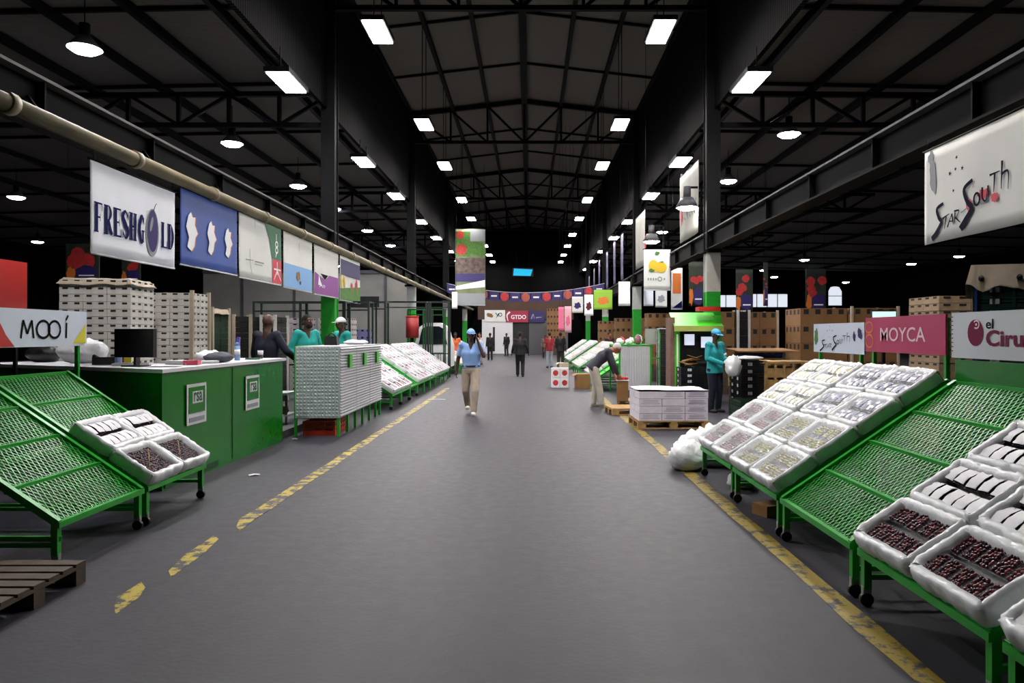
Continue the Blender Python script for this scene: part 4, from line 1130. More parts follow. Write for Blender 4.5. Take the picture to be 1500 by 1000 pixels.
MB().tube((0, 0, 0), (0, 0, .06), .034, .038, n=14).build('sleeve', M_black, t); MB().tube((0, 0, .06), (0, 0, .12), .038, .042, n=14).build('cup', M_paper, t)
tag(MB().box(-.02, .02, -.17, .17, 0, .32).build('folder', mat('purple_folder', '#5b3fa0', .5), loc=(-4.16, 10.2, CT), rot=(0, .08, .35)), 'upright purple folder beside the blue bottle', 'folder')
for k, (x, y, sx, sy, rz, h, m, lab) in enumerate([(-4.05, 8.0, .30, .22, .2, .012, M_paper, 'white paper sheets on counter right of the monitor'), (-4.12, 8.55, .32, .24, -.3, .05, M_paper, 'thick pile of white papers behind the red card'),
        (-4.02, 8.95, .26, .2, .5, .03, M_paper, 'fanned white papers next to the grey cloth'), (-3.98, 10.35, .2, .15, .2, .02, M_dkgreenp, 'green receipt book at the counter end'), (-3.97, 8.45, .16, .12, .1, .055, mat('pink_card', '#d6506a', .5), 'small pinkish red card box on the counter')]):
    t = thing('paper_stack' if h < .055 else 'card_box', lab, 'papers' if h < .055 else 'card box', (x, y, CT), rz)
    if h < .055:
        n = 3
        for i in range(n): MB().box(-sx/2, sx/2, -sy/2, sy/2, h*i/n, h*(i+1)/n-.001).build('sheet', m, t, rot=(0, 0, .07*(i-1)))
    else:
        MB().box(-sx/2, sx/2, -sy/2, sy/2, 0, h*.8).build('body', m, t); MB().box(-sx/2-.004, sx/2+.004, -sy/2-.004, sy/2+.004, h*.8, h).build('lid', m, t)
lump('cloth', 'crumpled grey cloth beside papers on the counter', 'cloth', (-4.05, 9.35, CT), (.17, .22, .07), mat('grey_cloth', '#3f444c', .8), 9)
lump('plastic_bag', 'white plastic sheet heaped behind the grey cloth', 'plastic sheet', (-4.25, 9.5, CT), (.14, .25, .08), M_bag, 12)
t = thing('price_tag', 'small red and yellow price card beside the MOOÍ post', 'card', (-5.0, 8.85, CT))
MB().box(-.09, .0, -.005, .005, 0, .14).build('red_half', M_red, t); MB().box(.002, .09, -.005, .005, 0, .2).build('yellow_half', M_yellow, t)

# stacks of cartons behind the counter
pallet('wooden pallet under the big white carton stack', -6.98, 11.9, .12, 1.2, 1.0, M_wood, z=.12)
carton_load('big white carton stack with torn cover behind MOOÍ sign', -6.98, 11.9, .12, 3, 2, 19, .36, .47, .119, M_cartonwhite, z=.265, cover=M_cartonlight)
pallet('wooden pallet under the second white carton stack', -6.55, 13.4, .05, 1.0, .8, M_wood, z=.12)
carton_load('white carton stack directly behind the computer monitor', -6.55, 13.4, .05, 2, 2, 18, .40, .38, .119, M_cartonwhite, z=.265, posts=M_cartonlight)
M_dkcrate = mat('dark_green_crate', '#16301f', .5, var=.2)
carton_load('white framed stack of dark green crates, left of it cartons', -6.62, 14.9, .0, 1, 2, 17, .42, .4, .12, M_dkcrate, z=.12, posts=M_cartonlight, cover=M_cartonlight, hole=False, cat='crate stack')
carton_load('dark crate stack with pale posts behind the folder', -6.2, 15.9, .0, 1, 2, 16, .36, .4, .12, mat('black_crate', '#191918', .6), z=.12, posts=M_cartonlight, hole=False, cat='crate stack')
carton_load('narrow dark crate stack with white edges left of man', -5.75, 16.2, .0, 1, 2, 16, .3, .4, .12, mat('black_crate', '#191918', .6), z=.12, posts=M_cartonwhite, hole=False, cat='crate stack')
M_cstripe = mat('white_red_carton', '#b8aeb0', .7, var=.15)
carton_load('white carton stack just right of the bald man', -6.25, 19.2, 0, 2, 2, 14, .42, .4, .14, M_cstripe, z=.12)
carton_load('white carton stack right behind the bearded worker', -5.15, 19.3, 0, 2, 2, 14, .42, .4, .14, M_cstripe, z=.12)
# striped cloth-like carton row behind the workers
carton_load('row of blue and white striped boxes behind the workers', -5.42, 20.4, 0, 6, 1, 3, .32, .4, .2, mat('striped_carton', '#7f7fb6', .6), z=1.2, hole=True, pal=False)
tag(MB().box(-6.4, -4.45, 20.2, 20.65, .12, 1.195).build('counter_block', M_greendark), 'dark green block carrying the striped boxes', 'counter')
# concrete-grey office wall beyond
t = thing('wall_office', 'light grey office wall behind the left stalls', 'wall', (0, 33, 0), kind='structure')
MB().box(-15, -5.35, 0, .2, 0, 4.6).build('wall_face', M_concrete, t)
for x in (-13.2, -10.8, -8.5, -6.6): MB().box(x-.06, x+.06, -.04, 0, 0, 4.6).build('pilaster', M_steelgrey, t)
MB().box(-8.2, -6.9, -.03, 0, 2.9, 3.4).build('dark_window', M_black, t)
MB().box(-15, -5.3, -.08, .0, 4.45, 4.6).build('coping', M_steelgrey, t)

# ---- grey clad stall front
t = thing('stall_counter', 'grey metal clad stall counter on green legs with tags', 'counter', (-3.06, 11.55, 0))
M_clad = mat('galvanised_cladding', '#c3c5c8', .45, metal=.1, var=.06)
M_dimple = mat('dimpled_panel', '#b5c0c0', .45, metal=.1, var=.06)
H0, H1, LY = .30, 1.45, 3.2
# front facing panel with dimple grid (each dimple raised)
p = MB().box(-.70, 0, -.015, 0, H0, H1).build('front_panel', M_dimple, t)
mb = MB()
for i in range(12):
    for j in range(20): mb.ball((-.67+i*.058, -.015, H0+.035+j*.057), (.019, .012, .019), 6)
mb.build('dimples', M_dimple, p, kind='stuff')
for k in range(3):
    y0 = k*LY/3
    q = MB().box(-.0, .012, y0+.006, y0+LY/3-.006, H0, H1).build('side_panel', M_clad, t)
    rib = cached('rib', lambda: MB().prism([(0, 0), (.022, .012), (.022, .022), (0, .034)], 'y', 0, LY/3-.02).mesh('rib', M_clad))
    for j in range(24): obj('rib', rib, q, loc=(.012, y0+.01, H0+.01+j*.047))
    g = MB().box(.036, .046, y0+LY/6-.14, y0+LY/6+.16, H1-.36, H1-.14).build('tag_plate', M_greenbright, t)
    MB().box(.047, .051, y0+LY/6-.14, y0+LY/6-.05, H1-.36, H1-.14).build('tag_band', M_blackprint, g)
MB().box(-.7, .0, 0, LY, H1-.04, H1).build('top', M_clad, t)
MB().box(-.72, -.70, -.02, LY, H0-.02, H1+.01).build('back_frame', M_green, t)
for yy in (.0, .55, 1.1, 1.65, 2.2, 2.75, 3.15): MB().box(-.03, .012, yy-.02, yy+.02, 0, H0).build('leg', M_green, t)
for yy in (.0, 1.6, 3.15): MB().box(-.72, -.68, yy-.02, yy+.02, 0, H0).build('leg', M_green, t)
crate_pile('red plastic crate on the floor under the grey counter', -3.42, 12.0, .02, 1, 2, 1, .52, .36, .24, M_redcrate, 'red crates under the grey counter')
lump('plastic_bag', 'white plastic bag lying on the grey clad counter', 'plastic bag', (-3.36, 13.9, 1.452), (.22, .3, .05), M_bag, 21)
t = thing('bag', 'black shoulder bag on the grey counter between the workers', 'bag', (-3.55, 12.9, 1.451)); MB().prism([(-.12, 0), (.12, 0), (.1, .16), (-.1, .16)], 'y', -.08, .08).build('body', M_black, t); MB().tube((-.08, 0, .15), (.0, 0, .23), .012, n=6).tube((0, 0, .23), (.08, 0, .15), .012, n=6).build('strap', M_black, t)
# low shelf in the gap between the counters
t = thing('shelf_unit', 'low metal shelf with dark goods between the two counters', 'shelf', (-4.42, 12.3, .12))
MB().box(-.35, .35, -.25, .25, .50, .54).build('top_shelf', M_white, t); MB().box(-.35, .35, -.25, .25, .14, .17).build('bottom_shelf', M_white, t)
for sx in (-.33, .33):
    for sy in (-.23, .23): MB().box(sx-.015, sx+.015, sy-.015, sy+.015, 0, .5).build('upright', M_steelgrey, t)
for i in range(4): lump('net_sack', 'brown net sack on the low shelf, %s from left' % ordn[i], 'sack', (-4.67+i*.16, 12.25, .292), (.08, .1, .07), M_carton, 30+i)['group'] = 'sacks on the low shelf'

# ---- far left stands with boxes
M_far1 = mat('far_label_grey', '#b9b9be', .5); M_far2 = mat('far_label_mauve', '#8f8794', .5)
def simple_box(label, M, seed, W=.58, D=.385, group=None, mats=None):
    t = thing('produce_box', label, 'produce box', group=group); t.matrix_world = M
    obj('tray', cached(('tray', W, D, 'w'), lambda: tray_mesh(W, D, M_traywhite)), t)
    sd = seed % 3
    obj('liner', cached(('lin2', W, D, sd), lambda: liner_mesh(W, D, sd+20, n=44)), t)
    mats = mats or [M_far1, M_grp[0], M_far2, M_far1]
    def pm():
        mb = MB(); rn = random.Random(sd)
        for i in range(5):
            for j in range(2):
                x, y = -W/2+.015+(W-.03)/5*(i+.5), -D/2+.015+(D-.03)/2*(j+.5); mb.cbox((x, y, .06+rn.uniform(0, .012)), (PW*.92, PD*.92, .08), rn.randrange(len(mats)))
        return mb.mesh('punnets', mats)
    obj('punnets', cached(('pm', W, D, sd, mats[1].name), pm), t, kind='stuff')
LF = []
for k in range(9):
    y1 = 16.75+k*1.22
    st = stand('green stand of white boxes, %s beyond the grey counter' % ordn[k], -2.98, y1, 1.2, left=True, detail=k < 3, group='stands beyond the grey counter', panels=True)
    for r in range(4):
        for c in range(2):
            if k == 2 or (k == 5 and c == 1) or (k == 0 and c == 0 and r > 1): continue
            simple_box('white-lined box, %s row, %s end, %s stand beyond grey counter' % (ROWN[r], ['farther', 'nearer'][c], ordn[k]), box_matrix(st.location, True, ROW*(r+.5), 1.2*(c+.5)/2), k*8+r*2+c, group='boxes beyond the grey counter')
# dark cage frames behind those stands
def cage(label, x0, x1, y, z, inner=.22, d=.5, m=None):
    m = m or M_greendark; t = thing('cage_frame', label, 'metal frame', ((x0+x1)/2, y, 0)); h = (x1-x0)/2
    for sx in (-h, h):
        for yy in (0, d): MB().box(sx-.025, sx+.025, yy-.025, yy+.025, 0, z).build('post', m, t)
        MB().box(sx-.02, sx+.02, 0, d, z-.04, z).build('end_rail', m, t)
    for yy in (0, d): MB().box(-h, h, yy-.02, yy+.02, z-.04, z).build('top_rail', m, t)
    MB().box(-h, h, -.02, .02, z-.04-inner, z-inner).build('middle_rail', m, t)
    MB().box(-h, h, -.02, .02, .9, .94).build('lower_rail', m, t)
    for i in range(1, 4): MB().box(-h+i*h/2-.012, -h+i*h/2+.012, -.012, .012, .1, .9).build('bar', m, t)
    return t
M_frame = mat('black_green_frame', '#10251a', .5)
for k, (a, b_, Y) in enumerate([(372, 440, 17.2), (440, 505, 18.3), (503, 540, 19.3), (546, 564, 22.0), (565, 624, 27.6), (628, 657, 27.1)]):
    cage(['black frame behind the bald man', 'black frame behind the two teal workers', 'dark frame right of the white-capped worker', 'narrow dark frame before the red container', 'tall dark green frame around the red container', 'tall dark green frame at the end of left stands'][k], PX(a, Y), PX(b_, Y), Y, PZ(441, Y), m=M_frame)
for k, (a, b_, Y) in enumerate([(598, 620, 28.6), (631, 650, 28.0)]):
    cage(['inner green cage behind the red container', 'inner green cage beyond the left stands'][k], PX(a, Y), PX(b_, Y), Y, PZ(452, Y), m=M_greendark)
t = thing('red_container', 'red cylindrical container standing up among the green frames', 'container', (PX(604, 26.9), 26.9, 0))
MB().tube((0, 0, 1.52), (0, 0, 2.3), .24, n=20).build('drum', mat('red_drum', '#8e1f1c', .5), t); MB().tube((0, 0, 2.3), (0, 0, 2.34), .25, n=20).build('lid', M_red, t); MB().box(-.05, .05, -.05, .05, 0, 1.52).build('stand_post', M_steelblack, t); MB().box(-.2, .2, -.2, .2, 0, .03).build('foot', M_steelblack, t)
# white vehicle behind the frames
t = thing('vehicle', 'white rounded vehicle cab half hidden behind green frames', 'vehicle', (-3.9, 29.1, 0))
prof = [(-.75, .35), (.75, .35), (.75, 1.2), (.55, 1.95), (.3, 2.12), (-.3, 2.12), (-.55, 1.95), (-.75, 1.2)]
MB().prism(prof, 'y', 0, 1.1).build('cab', M_white, t)
MB().prism([(-.58, 1.25), (.58, 1.25), (.44, 1.88), (.25, 1.98), (-.25, 1.98), (-.44, 1.88)], 'y', -.02, 0).build('windscreen', mat('dark_glass', '#141a1e', .1), t)
for sx in (-.3, .3): MB().tube((sx*1.9-.08, .35, .33), (sx*1.9+.08, .35, .33), .33, n=20).build('wheel', M_black, t)
for sx in (-.5, .5): MB().ball((sx, 0, .8), (.1, .04, .1), 12).build('headlight', M_lightprint, t)
# litter
for lab, x, y, sx, sy, rz in (('white strip of paper lying beside the yellow line', -2.32, 18.1, .42, .06, .0), ('scrap of white paper on the floor by the green counter', -3.2, 8.35, .12, .07, .5), ('tiny white scrap at the platform edge', -3.66, 11.2, .08, .05, .2)):
    mb = MB(); mb.add([(-sx/2, -sy/2, .004), (0, -sy/2, .014), (sx/2, -sy/2, .005), (sx/2, sy/2, .004), (0, sy/2, .012), (-sx/2, sy/2, .006)], [(0, 1, 4, 5), (1, 2, 3, 4)])
    o = tag(mb.build('paper_scrap', M_paper), lab, 'paper'); o.location = (x, y, .004); o.rotation_euler = (0, 0, rz)
pallet('dark worn pallet cut by the lower left corner', -3.55, 4.32, .0, 1.2, .9, M_wooddark)
# ================================================================== RIGHT SIDE
# white boxes on a pallet by the aisle
pallet('wooden pallet under the low stack of white boxes', 2.50, 12.95, .03, 1.25, 1.0, M_wood)
t = carton_load('low stack of plain white boxes on pallet by aisle', 2.50, 12.95, .03, 3, 2, 4, .405, .49, .128, mat('white_printed_carton', '#e6dfe8', .6, var=.06), z=.145, hole=False)
mb = MB()
for k in range(4):
    for i in range(3):
        for q in range(3): mb.cbox(((i-1)*.405, -.487, k*.128+.04+q*.028), (.26 if q else .32, .003, .008))
mb.build('carton_print', mat('faint_mauve_print', '#9a8fa8', .7), t, kind='stuff')
mb = MB(); vs = []; fs = []; n = 12
for i in range(n+1):
    for j in range(n+1):
        x, y = (i/n-.5)*1.24, (j/n-.5)*1.0; vs.append((x, y, .52+.02*noise.noise(Vector((x*3, y*3, 2)))+.01))
for i in range(n):
    for j in range(n): a = i*(n+1)+j; fs.append((a, a+n+1, a+n+2, a+1))
nv = len(vs); vs += [(x, y, z-.006) for x, y, z in vs]; fs += [tuple(q+nv for q in f[::-1]) for f in fs]
mb.add(vs, fs, 0, True).build('plastic_cover', M_bag, t)
pallet('wooden pallet on the floor right behind the bending man', 2.25, 15.0, .1, 1.2, .8, M_wood)
pallet('second low pallet beside the bending man', 2.62, 16.6, -.05, 1.1, .8, M_wood)
# two white and red boxes standing in the aisle
for k in range(2):
    t = thing('fruit_carton', ['lower white and red carton standing in the aisle', 'upper white and red carton standing in the aisle'][k], 'carton', (PX(820, 22.4), 22.4, .305*k), .02, group='two cartons in the aisle')
    MB().box(-.26, .26, -.18, .18, 0, .3).build('body', M_paper, t)
    MB().box(-.03, .03, -.184, -.18, 0, .3).build('gap_strip', M_white, t)
    for s in (-1, 1): MB().ball((s*.14, -.181, .15), (.085, .004, .09), 12).build('red_print', M_redfruit, t)
# grey clad stand end with produce
t = thing('stall_counter', 'grey corrugated stall end panel in green frame, right of aisle', 'counter', (PX(908, 18.6), 18.6, 0))
MB().box(0, .78, 0, .012, .2, 1.35).build('front_panel', M_clad, t)
rib = MB().prism([(0, 0), (.012, -.015), (.03, -.015), (.042, 0)], 'z', .2, 1.35).mesh('rib', M_clad)
for i in range(12): obj('rib', rib, t, loc=(.02+i*.063, 0, 0))
for xx in (-.03, .78): MB().box(xx, xx+.045, -.01, .035, 0, 1.38).build('post', M_green, t)
MB().box(-.03, .825, -.02, 2.2, 1.35, 1.38).build('top', M_green, t)
for xx in (-.03, .78): MB().box(xx, xx+.045, 2.1, 2.145, 0, 1.35).build('post', M_green, t)
MB().box(.80, .82, 0, 2.2, .2, 1.35).build('side_panel', M_greendark, t)
MB().box(1.1, 1.13, .4, .43, 0, 1.75).box(1.1, 1.13, .4, 2.2, 1.72, 1.75).build('rail', M_green, t)
MB().box(.825, 1.1, .4, .43, 1.0, 1.03).build('tie', M_green, t)
M_farcol = [M_redfruit, M_yel, M_bag, M_grp[0], M_leafp, M_pinklight]
rn = random.Random(4)
for k in range(9):
    x = PX(908, 18.6)+.02+.09*k*.9; y = 18.85+.35*(k % 3)
    lump('produce_bag', 'filled produce bag on the grey stall end, %s from left' % ordn[k], 'produce bag', (x, y, 1.382), (.085, .12, rn.uniform(.07, .15)), [M_bag, M_pinklight, M_farcol[0], M_bag, M_cartonlight, M_bag, M_grp[0], M_bag, M_leafp][k], 40+k)
tag(MB().box(0, .3, 0, .01, 0, .42).build('plastic_screen', mat('smoky_plastic', '#b5b8b4', .3, alpha=.6)), 'smoky clear plastic screen on the grey stall end', 'screen').location = (PX(945, 19.6), 19.6, 1.382)
# stands further along the right
KF = [[M_lab, M_grp[0], M_lab], [M_yel, M_leafp, M_wood], [M_lab, M_redfruit, M_bag], [M_wood, M_cartonlight, M_yel]]
FS = [20.95, 22.2, 23.45, 28.0, 29.25, 30.5, 34.5, 35.75, 37.0, 41, 42.3]
for k, y in enumerate(FS):
    st = stand('green produce stand, number %s along the far right aisle' % ['one', 'two', 'three', 'four', 'five', 'six', 'seven', 'eight', 'nine', 'ten', 'eleven'][k], 1.95, y, 1.2, detail=False, panels=False, group='far right produce stands', frame=M_green)
    MB().add([slope(0, 0, -.02), slope(SLEN, 0, -.02), slope(SLEN, 1.2, -.02), slope(0, 1.2, -.02), slope(0, 0, -.03), slope(SLEN, 0, -.03), slope(SLEN, 1.2, -.03), slope(0, 1.2, -.03)], [(0,3,2,1),(4,5,6,7),(0,1,5,4),(1,2,6,5),(2,3,7,6),(3,0,4,7)]).build('shelf_board', M_greenbright, st)
    for r in range(4):
        if k == 0 and r < 3: continue
        for c in range(2):
            simple_box('lined produce box, %s row, %s end, far right stand %s' % (ROWN[r], ['nearer', 'farther'][c], ['one', 'two', 'three', 'four', 'five', 'six', 'seven', 'eight', 'nine', 'ten', 'eleven'][k]), box_matrix(st.location, False, ROW*(r+.5), 1.2*(c+.5)/2), k+r+c, group='boxes on far right stands', mats=KF[k % 4])
for k, (x, y, m) in enumerate([(1.62, 21.9, M_carton), (1.45, 30.5, M_cartonlight)]):
    t = thing('open_carton', ['brown carton on the floor left of the bending man', 'pale carton at the foot of the far right stands'][k], 'carton', (x, y, 0), .1)
    MB().box(-.2, .2, -.25, .25, 0, .45).build('body', m, t)
    for s in (-1, 1): MB().bar((s*.2, 0, .45), (s*.3, 0, .38), .5, .008, up=(0, 0, 1)).build('flap', m, t)
# left far stands
for k, y in enumerate([31.5, 32.75, 34.0, 36.5, 37.8, 42, 43.3]):
    st = stand('green produce stand, number %s along the far left aisle' % ['one', 'two', 'three', 'four', 'five', 'six', 'seven'][k], -2.9, y, 1.2, left=True, detail=False, panels=False, group='far left produce stands')
    for r in range(4):
        for c in range(2):
            simple_box('lined produce box, %s row, %s end, far left stand %s' % (ROWN[r], ['farther', 'nearer'][c], ['one', 'two', 'three', 'four', 'five', 'six', 'seven'][k]), box_matrix(st.location, True, ROW*(r+.5), 1.2*(c+.5)/2), k+r+c, group='boxes on far left stands', mats=[[M_yel, M_wood, M_orangep], [M_lab, M_leafp, M_leafp], [M_leafp, M_orangep, M_lab]][k % 3])
# green kiosk with screens
Y = 17.0
t = thing('kiosk', 'bright green kiosk booth with two white screens', 'kiosk', (PX(986, Y), Y, 0))
KW = PX(1058, Y)-PX(986, Y)
MB().box(-.06, .04, 0, .6, 0, 2.05).build('brick_post', mat('brownish_post', '#7a5a4e', .7, var=.2), t)
MB().box(.04, .16, -.01, .5, .0, 1.75).build('side_frame', M_greenbright, t); MB().box(KW-.14, KW-.02, -.01, .5, 0, 2.1).build('side_frame', M_greenbright, t)
MB().add([(.0, -.12, 1.85), (KW, -.12, 1.85), (KW-.1, .5, 2.18), (.0, .5, 2.18), (.0, -.12, 1.82), (KW, -.12, 1.82), (KW-.1, .5, 2.15), (.0, .5, 2.15)], [(0,1,2,3),(7,6,5,4),(0,4,5,1),(1,5,6,2),(2,6,7,3),(3,7,4,0)]).build('canopy', M_greenbright, t)
MB().box(.0, KW, -.135, -.12, 1.72, 1.85).build('fascia', mat('kiosk_fascia', '#a8b45a', .5), t)
MB().box(.16, KW-.14, .3, .5, .0, 1.72).build('inner_body', M_black, t)
for x0, x1, z in ((.30, .58, 1.36), (.70, 1.02, 1.30)):
    f = MB().box(x0, x1, .24, .3, z, z+.32).build('screen', M_black, t); MB().box(x0+.02, x1-.02, .235, .24, z+.03, z+.29).build('display', mat('white_display', '#dfe4ff', .5, emit=.9), f)
MB().box(.2, .9, .26, .3, .95, 1.0).build('shelf', M_steelgrey, t); MB().box(.6, 1.1, -.1, .3, 2.2, 2.3).build('red_box', M_red, t)
MB().box(.08, .12, -.02, -.01, .75, 1.65).build('notice', M_lightprint, t)
# dark rack left of kiosk
carton_load('tall dark crate stack with white labels beside the kiosk', PX(975, 21.5), 21.6, 0, 1, 1, 13, .42, .5, .14, mat('black_crate', '#191918', .6), z=0, hole=False, cat='crate stack', strap=M_lightprint)
# black crates
M_blackcr = mat('black_plastic_crate', '#16161a', .4)
M_tagw = mat('crate_tag', '#cfd0d2', .6)
crate_pile('black plastic crate stacked left of the standing teal worker', PX(1012, 16.3), 16.3, .05, 1, 1, 7, .56, .4, .13, M_blackcr, 'black crates left of the worker', tagm=M_tagw)
crate_pile('black plastic crate stacked right of the standing teal worker', PX(1096, 15.6), 15.6, .0, 1, 2, 7, .55, .4, .155, M_blackcr, 'black crates right of the worker', tagm=M_tagw)
crate_pile('low dark green crate on the floor before the black crates', PX(1098, 14.2), 14.2, .0, 1, 2, 2, .6, .4, .18, M_dkcrate, 'dark green crates on the floor')
lump('plastic_sheet', 'crumpled clear plastic sheet over the black crates', 'plastic sheet', (PX(1098, 15.6), 15.7, 1.087), (.27, .35, .05), M_bag, 61)
t = thing('cardboard_heap', 'heap of torn brown cardboard on crates left of worker', 'cardboard', (PX(1012, 16.3), 16.3, .915))
for i in range(6): MB().box(-.18, .16, -.13, .15, 0, .008).build('torn_sheet', M_carton, t, loc=(-.1+.04*i, .02*(i % 3)-.02, .05+.03*i), rot=(.25*math.sin(i*2.1), .35*math.cos(i*1.7), i*.8))
# wooden bin
t = thing('wooden_bin', 'pale slatted wooden bin behind the white box stand', 'bin', (PX(1155, 15.2), 15.2, 0))
for z in (.45, .7, .95):
    for yy in (0, .9): MB().box(-.5, .5, yy-.012, yy+.012, z-.2, z-.02).build('slat', M_wood, t)
for i in range(6): MB().box(-.5+i*.19, -.5+i*.19+.05, -.035, -.012, 0, 1.05).build('batten', M_wood, t)
for s in (-.5, .5): MB().box(s-.015, s+.015, 0, .9, .1, 1.0).build('end_board', M_wood, t)
MB().box(-.53, .53, -.04, .95, 1.03, 1.07).build('rim', M_wood, t)
# brown carton wall
M_cb = mat('big_brown_carton', '#7d5a35', .75, var=.12, vscale=2)
for k, (x, y, nx, nz, w_, z, lab, ps) in enumerate([
        (5.35, 20.3, 1, 3, .66, 0.9, 'brown carton stack right of the green column', None), (6.45, 20.6, 2, 3, .5, .9, 'brown carton stack with pale corner post behind pallets', M_cartonlight),
        (7.75, 19.4, 2, 4, .62, .5, 'large brown carton stack left of the pale posts', None), (9.0, 19.2, 2, 4, .60, .5, 'large brown carton stack behind the small white sign', M_cartonlight)]):
    carton_load(lab, x, y, 0, nx, 2, nz, w_, .55, .46, M_cb, z=z, posts=ps, hole=True)
    tag(MB().box(x-w_*nx/2, x+w_*nx/2, y-.55, y+.55, 0, z-.005).build('base_block', M_wooddark), ['dark wooden base under brown cartons by the column', 'dark wooden base under cartons with pale post', 'dark wooden base under the large left carton stack', 'dark wooden base under the large right carton stack'][k], 'base')
for k in range(5): pallet('%s pallet from the floor in the stack behind the worker' % ordn[k], PX(1110, 17.6), 17.6, .02*k, 1.2, .9, M_wood, z=.145*k+.35, group='stack of pallets')
tag(MB().box(-.6, .6, -.4, .4, 0, .345).build('base_block', M_wooddark, loc=(PX(1110, 17.6), 17.6, 0)), 'dark base under the stack of pallets', 'base')
crate_pile('blue plastic crate lying on the pallet stack', PX(1110, 17.6), 17.5, 0, 2, 1, 1, .5, .4, .15, mat('blue_crate', '#1d3f9a', .5), 'blue crates on pallets', z=1.085)
tag(MB().box(-.75, .75, -.5, .5, 0, .03).build('cardboard_sheet', M_carton, loc=(PX(1112, 17.6), 17.5, 1.25), rot=(.05, 0, .05)), 'flat brown cardboard sheet on top of the blue crates', 'cardboard')
carton_load('narrow black crate stack between brown cartons', PX(1086, 19.6), 19.6, 0, 1, 1, 6, .3, .4, .22, M_blackcr, z=.95, hole=False, posts=M_cartonwhite, cat='crate stack')
tag(MB().box(-.2, .2, -.2, .2, 0, .945).build('base_block', M_wooddark, loc=(PX(1086, 19.6), 19.6, 0)), 'dark base under the narrow black crate stack', 'base')
# tall green crate stack with cardboard hood at right
pallet('wooden pallet under the tall green crate stack', 5.69, 8.09, -.555, 1.2, 1.0, M_wood)
crate_pile('dark green crate in the tall hooded stack at right', 5.69, 8.09, -.555, 2, 2, 17, .58, .47, .128, mat('teal_green_crate', '#17392f', .45, var=.15), 'dark green crates of the tall stack', z=.145, tagm=M_tagw)
t = thing('strapping', 'blue straps around the tall dark green crate stack', 'strap', (5.69, 8.09, .145), -.555)
for x in (-.55, 0, .55): MB().box(x-.012, x+.012, -.485, -.478, 0, 2.17).build('upright_strap', mat('blue_strap', '#2a4a9c', .5), t)
for z in (1.62, .8): MB().box(-.59, .59, -.486, -.48, z, z+.025).build('cross_strap', mat('blue_strap', '#2a4a9c', .5), t)
mb = MB(); n = 24; vs = []; fs = []
for i in range(n+1):
    for j in range(n+1):
        x, y = (i/n-.5)*1.3, (j/n-.5)*1.06; e = max(abs(i/n-.5), abs(j/n-.5))*2
        vs.append((x, y, .04+.05*noise.noise(Vector((x*2.5, y*2.5, 2)))-(.26*max(0, e-.92)/.08)*(1+.5*noise.noise(Vector((x*5, y*5, 7))))))
for i in range(n):
    for j in range(n): a = i*(n+1)+j; fs.append((a, a+n+1, a+n+2, a+1))
nv = len(vs); vs += [(x, y, z-.01) for x, y, z in vs]; fs += [tuple(q+nv for q in f[::-1]) for f in fs]
t = thing('cardboard_hood', 'torn pale cardboard hood draped over the green crate stack', 'cardboard', (5.69, 8.09, 2.36), -.555)
mb.add(vs, fs, 0, False).build('sheet', M_cartonlight, t)
for x in (-.5, -.15, .2, .5): MB().ball((x, -.52, -.10), (.03, .03, .035), 8).build('hand_hole', M_hole, t)
# flat wood stack beside it
carton_load('stack of flat pale wooden trays left of green crates', 6.14, 10.35, 0, 2, 2, 21, .45, .4, .104, mat('tray_wood', '#9c8466', .75, var=.2), z=0, hole=True, cat='tray stack')
# small white display over the MOYCA sign
Y = 15.
t = thing('display_screen', 'small bright white screen above the MOYCA sign', 'screen', (PX(1295, Y), Y, PZ(468, Y)))
MB().box(-.26, .26, 0, .05, -.01, .2).build('case', M_black, t); MB().box(-.245, .245, -.008, 0, .0, .17).build('display', mat('pale_cyan_display', '#d4f3f4', .5, emit=.9), t)
MB().box(-.03, .03, 0, .05, -PZ(468, Y), 0).build('post', M_steelblack, t)
# plastic bags at the far end of the right stands
for k, (x, y, r) in enumerate([(1.92, 8.72, (.20, .20, .17)), (2.12, 9.0, (.24, .22, .2)), (2.35, 9.0, (.22, .22, .24)), (2.6, 8.85, (.22, .2, .27))]):
    lump('plastic_bag', 'full white plastic bag at the stand end, %s from aisle' % ordn[k], 'plastic bag', (x, y, 0 if k != 9 else .2), (r[0]*1.1, r[1]*1.1, r[2]*1.15), M_bag, 70+k, rough=.35)['group'] = 'white bags at the stand end'
t = thing('small_carton', 'small brown carton on floor under the box stand', 'carton', (2.2, 6.55, 0), .4); MB().box(-.12, .12, -.1, .1, 0, .1).build('body', M_carton, t); MB().bar((.12, 0, .1), (.2, 0, .08), .2, .005).build('flap', M_carton, t)
lump('plastic_bag', 'white bag lying on floor beneath the far box stand', 'plastic bag', (2.3, 7.75, 0), (.16, .18, .08), M_bag, 91)

# ================================================================== THE FAR END
Y = 62.
t = thing('wall_end_building', 'pale building front closing the aisle, shutters and sign strip', 'wall', (0, Y, 0), kind='structure')
x = lambda px: PX(px, Y)
MB().box(x(706), x(751), 0, .3, 0, 2.95).build('white_wall', M_white, t)
MB().box(x(722), x(725), -.03, 0, .2, 2.3).build('door_slot', M_black, t)
MB().box(x(775), x(832), .1, .3, 0, 2.9).build('grey_shutter', mat('grey_shutter', '#5a5a5e', .6), t)
for i in range(12): MB().box(x(778), x(800), .06, .1, .15+i*.2, .3+i*.2).build('shutter_slat', mat('grey_shutter', '#5a5a5e', .6), t)
MB().box(x(750), x(776), .25, .3, 0, 2.8).build('doorway', M_black, t)
MB().box(x(700), x(840), 0, .4, 2.95, 4.7).build('mezzanine_panel', mat('brown_panel', '#4a3527', .7, var=.2, vscale=.5), t)
b = board('cream sign with small pictures at the aisle end', (x(710), Y-.06, PZ(454, Y)), ACROSS, x(740)-x(710), 1.0, M_bannerc)
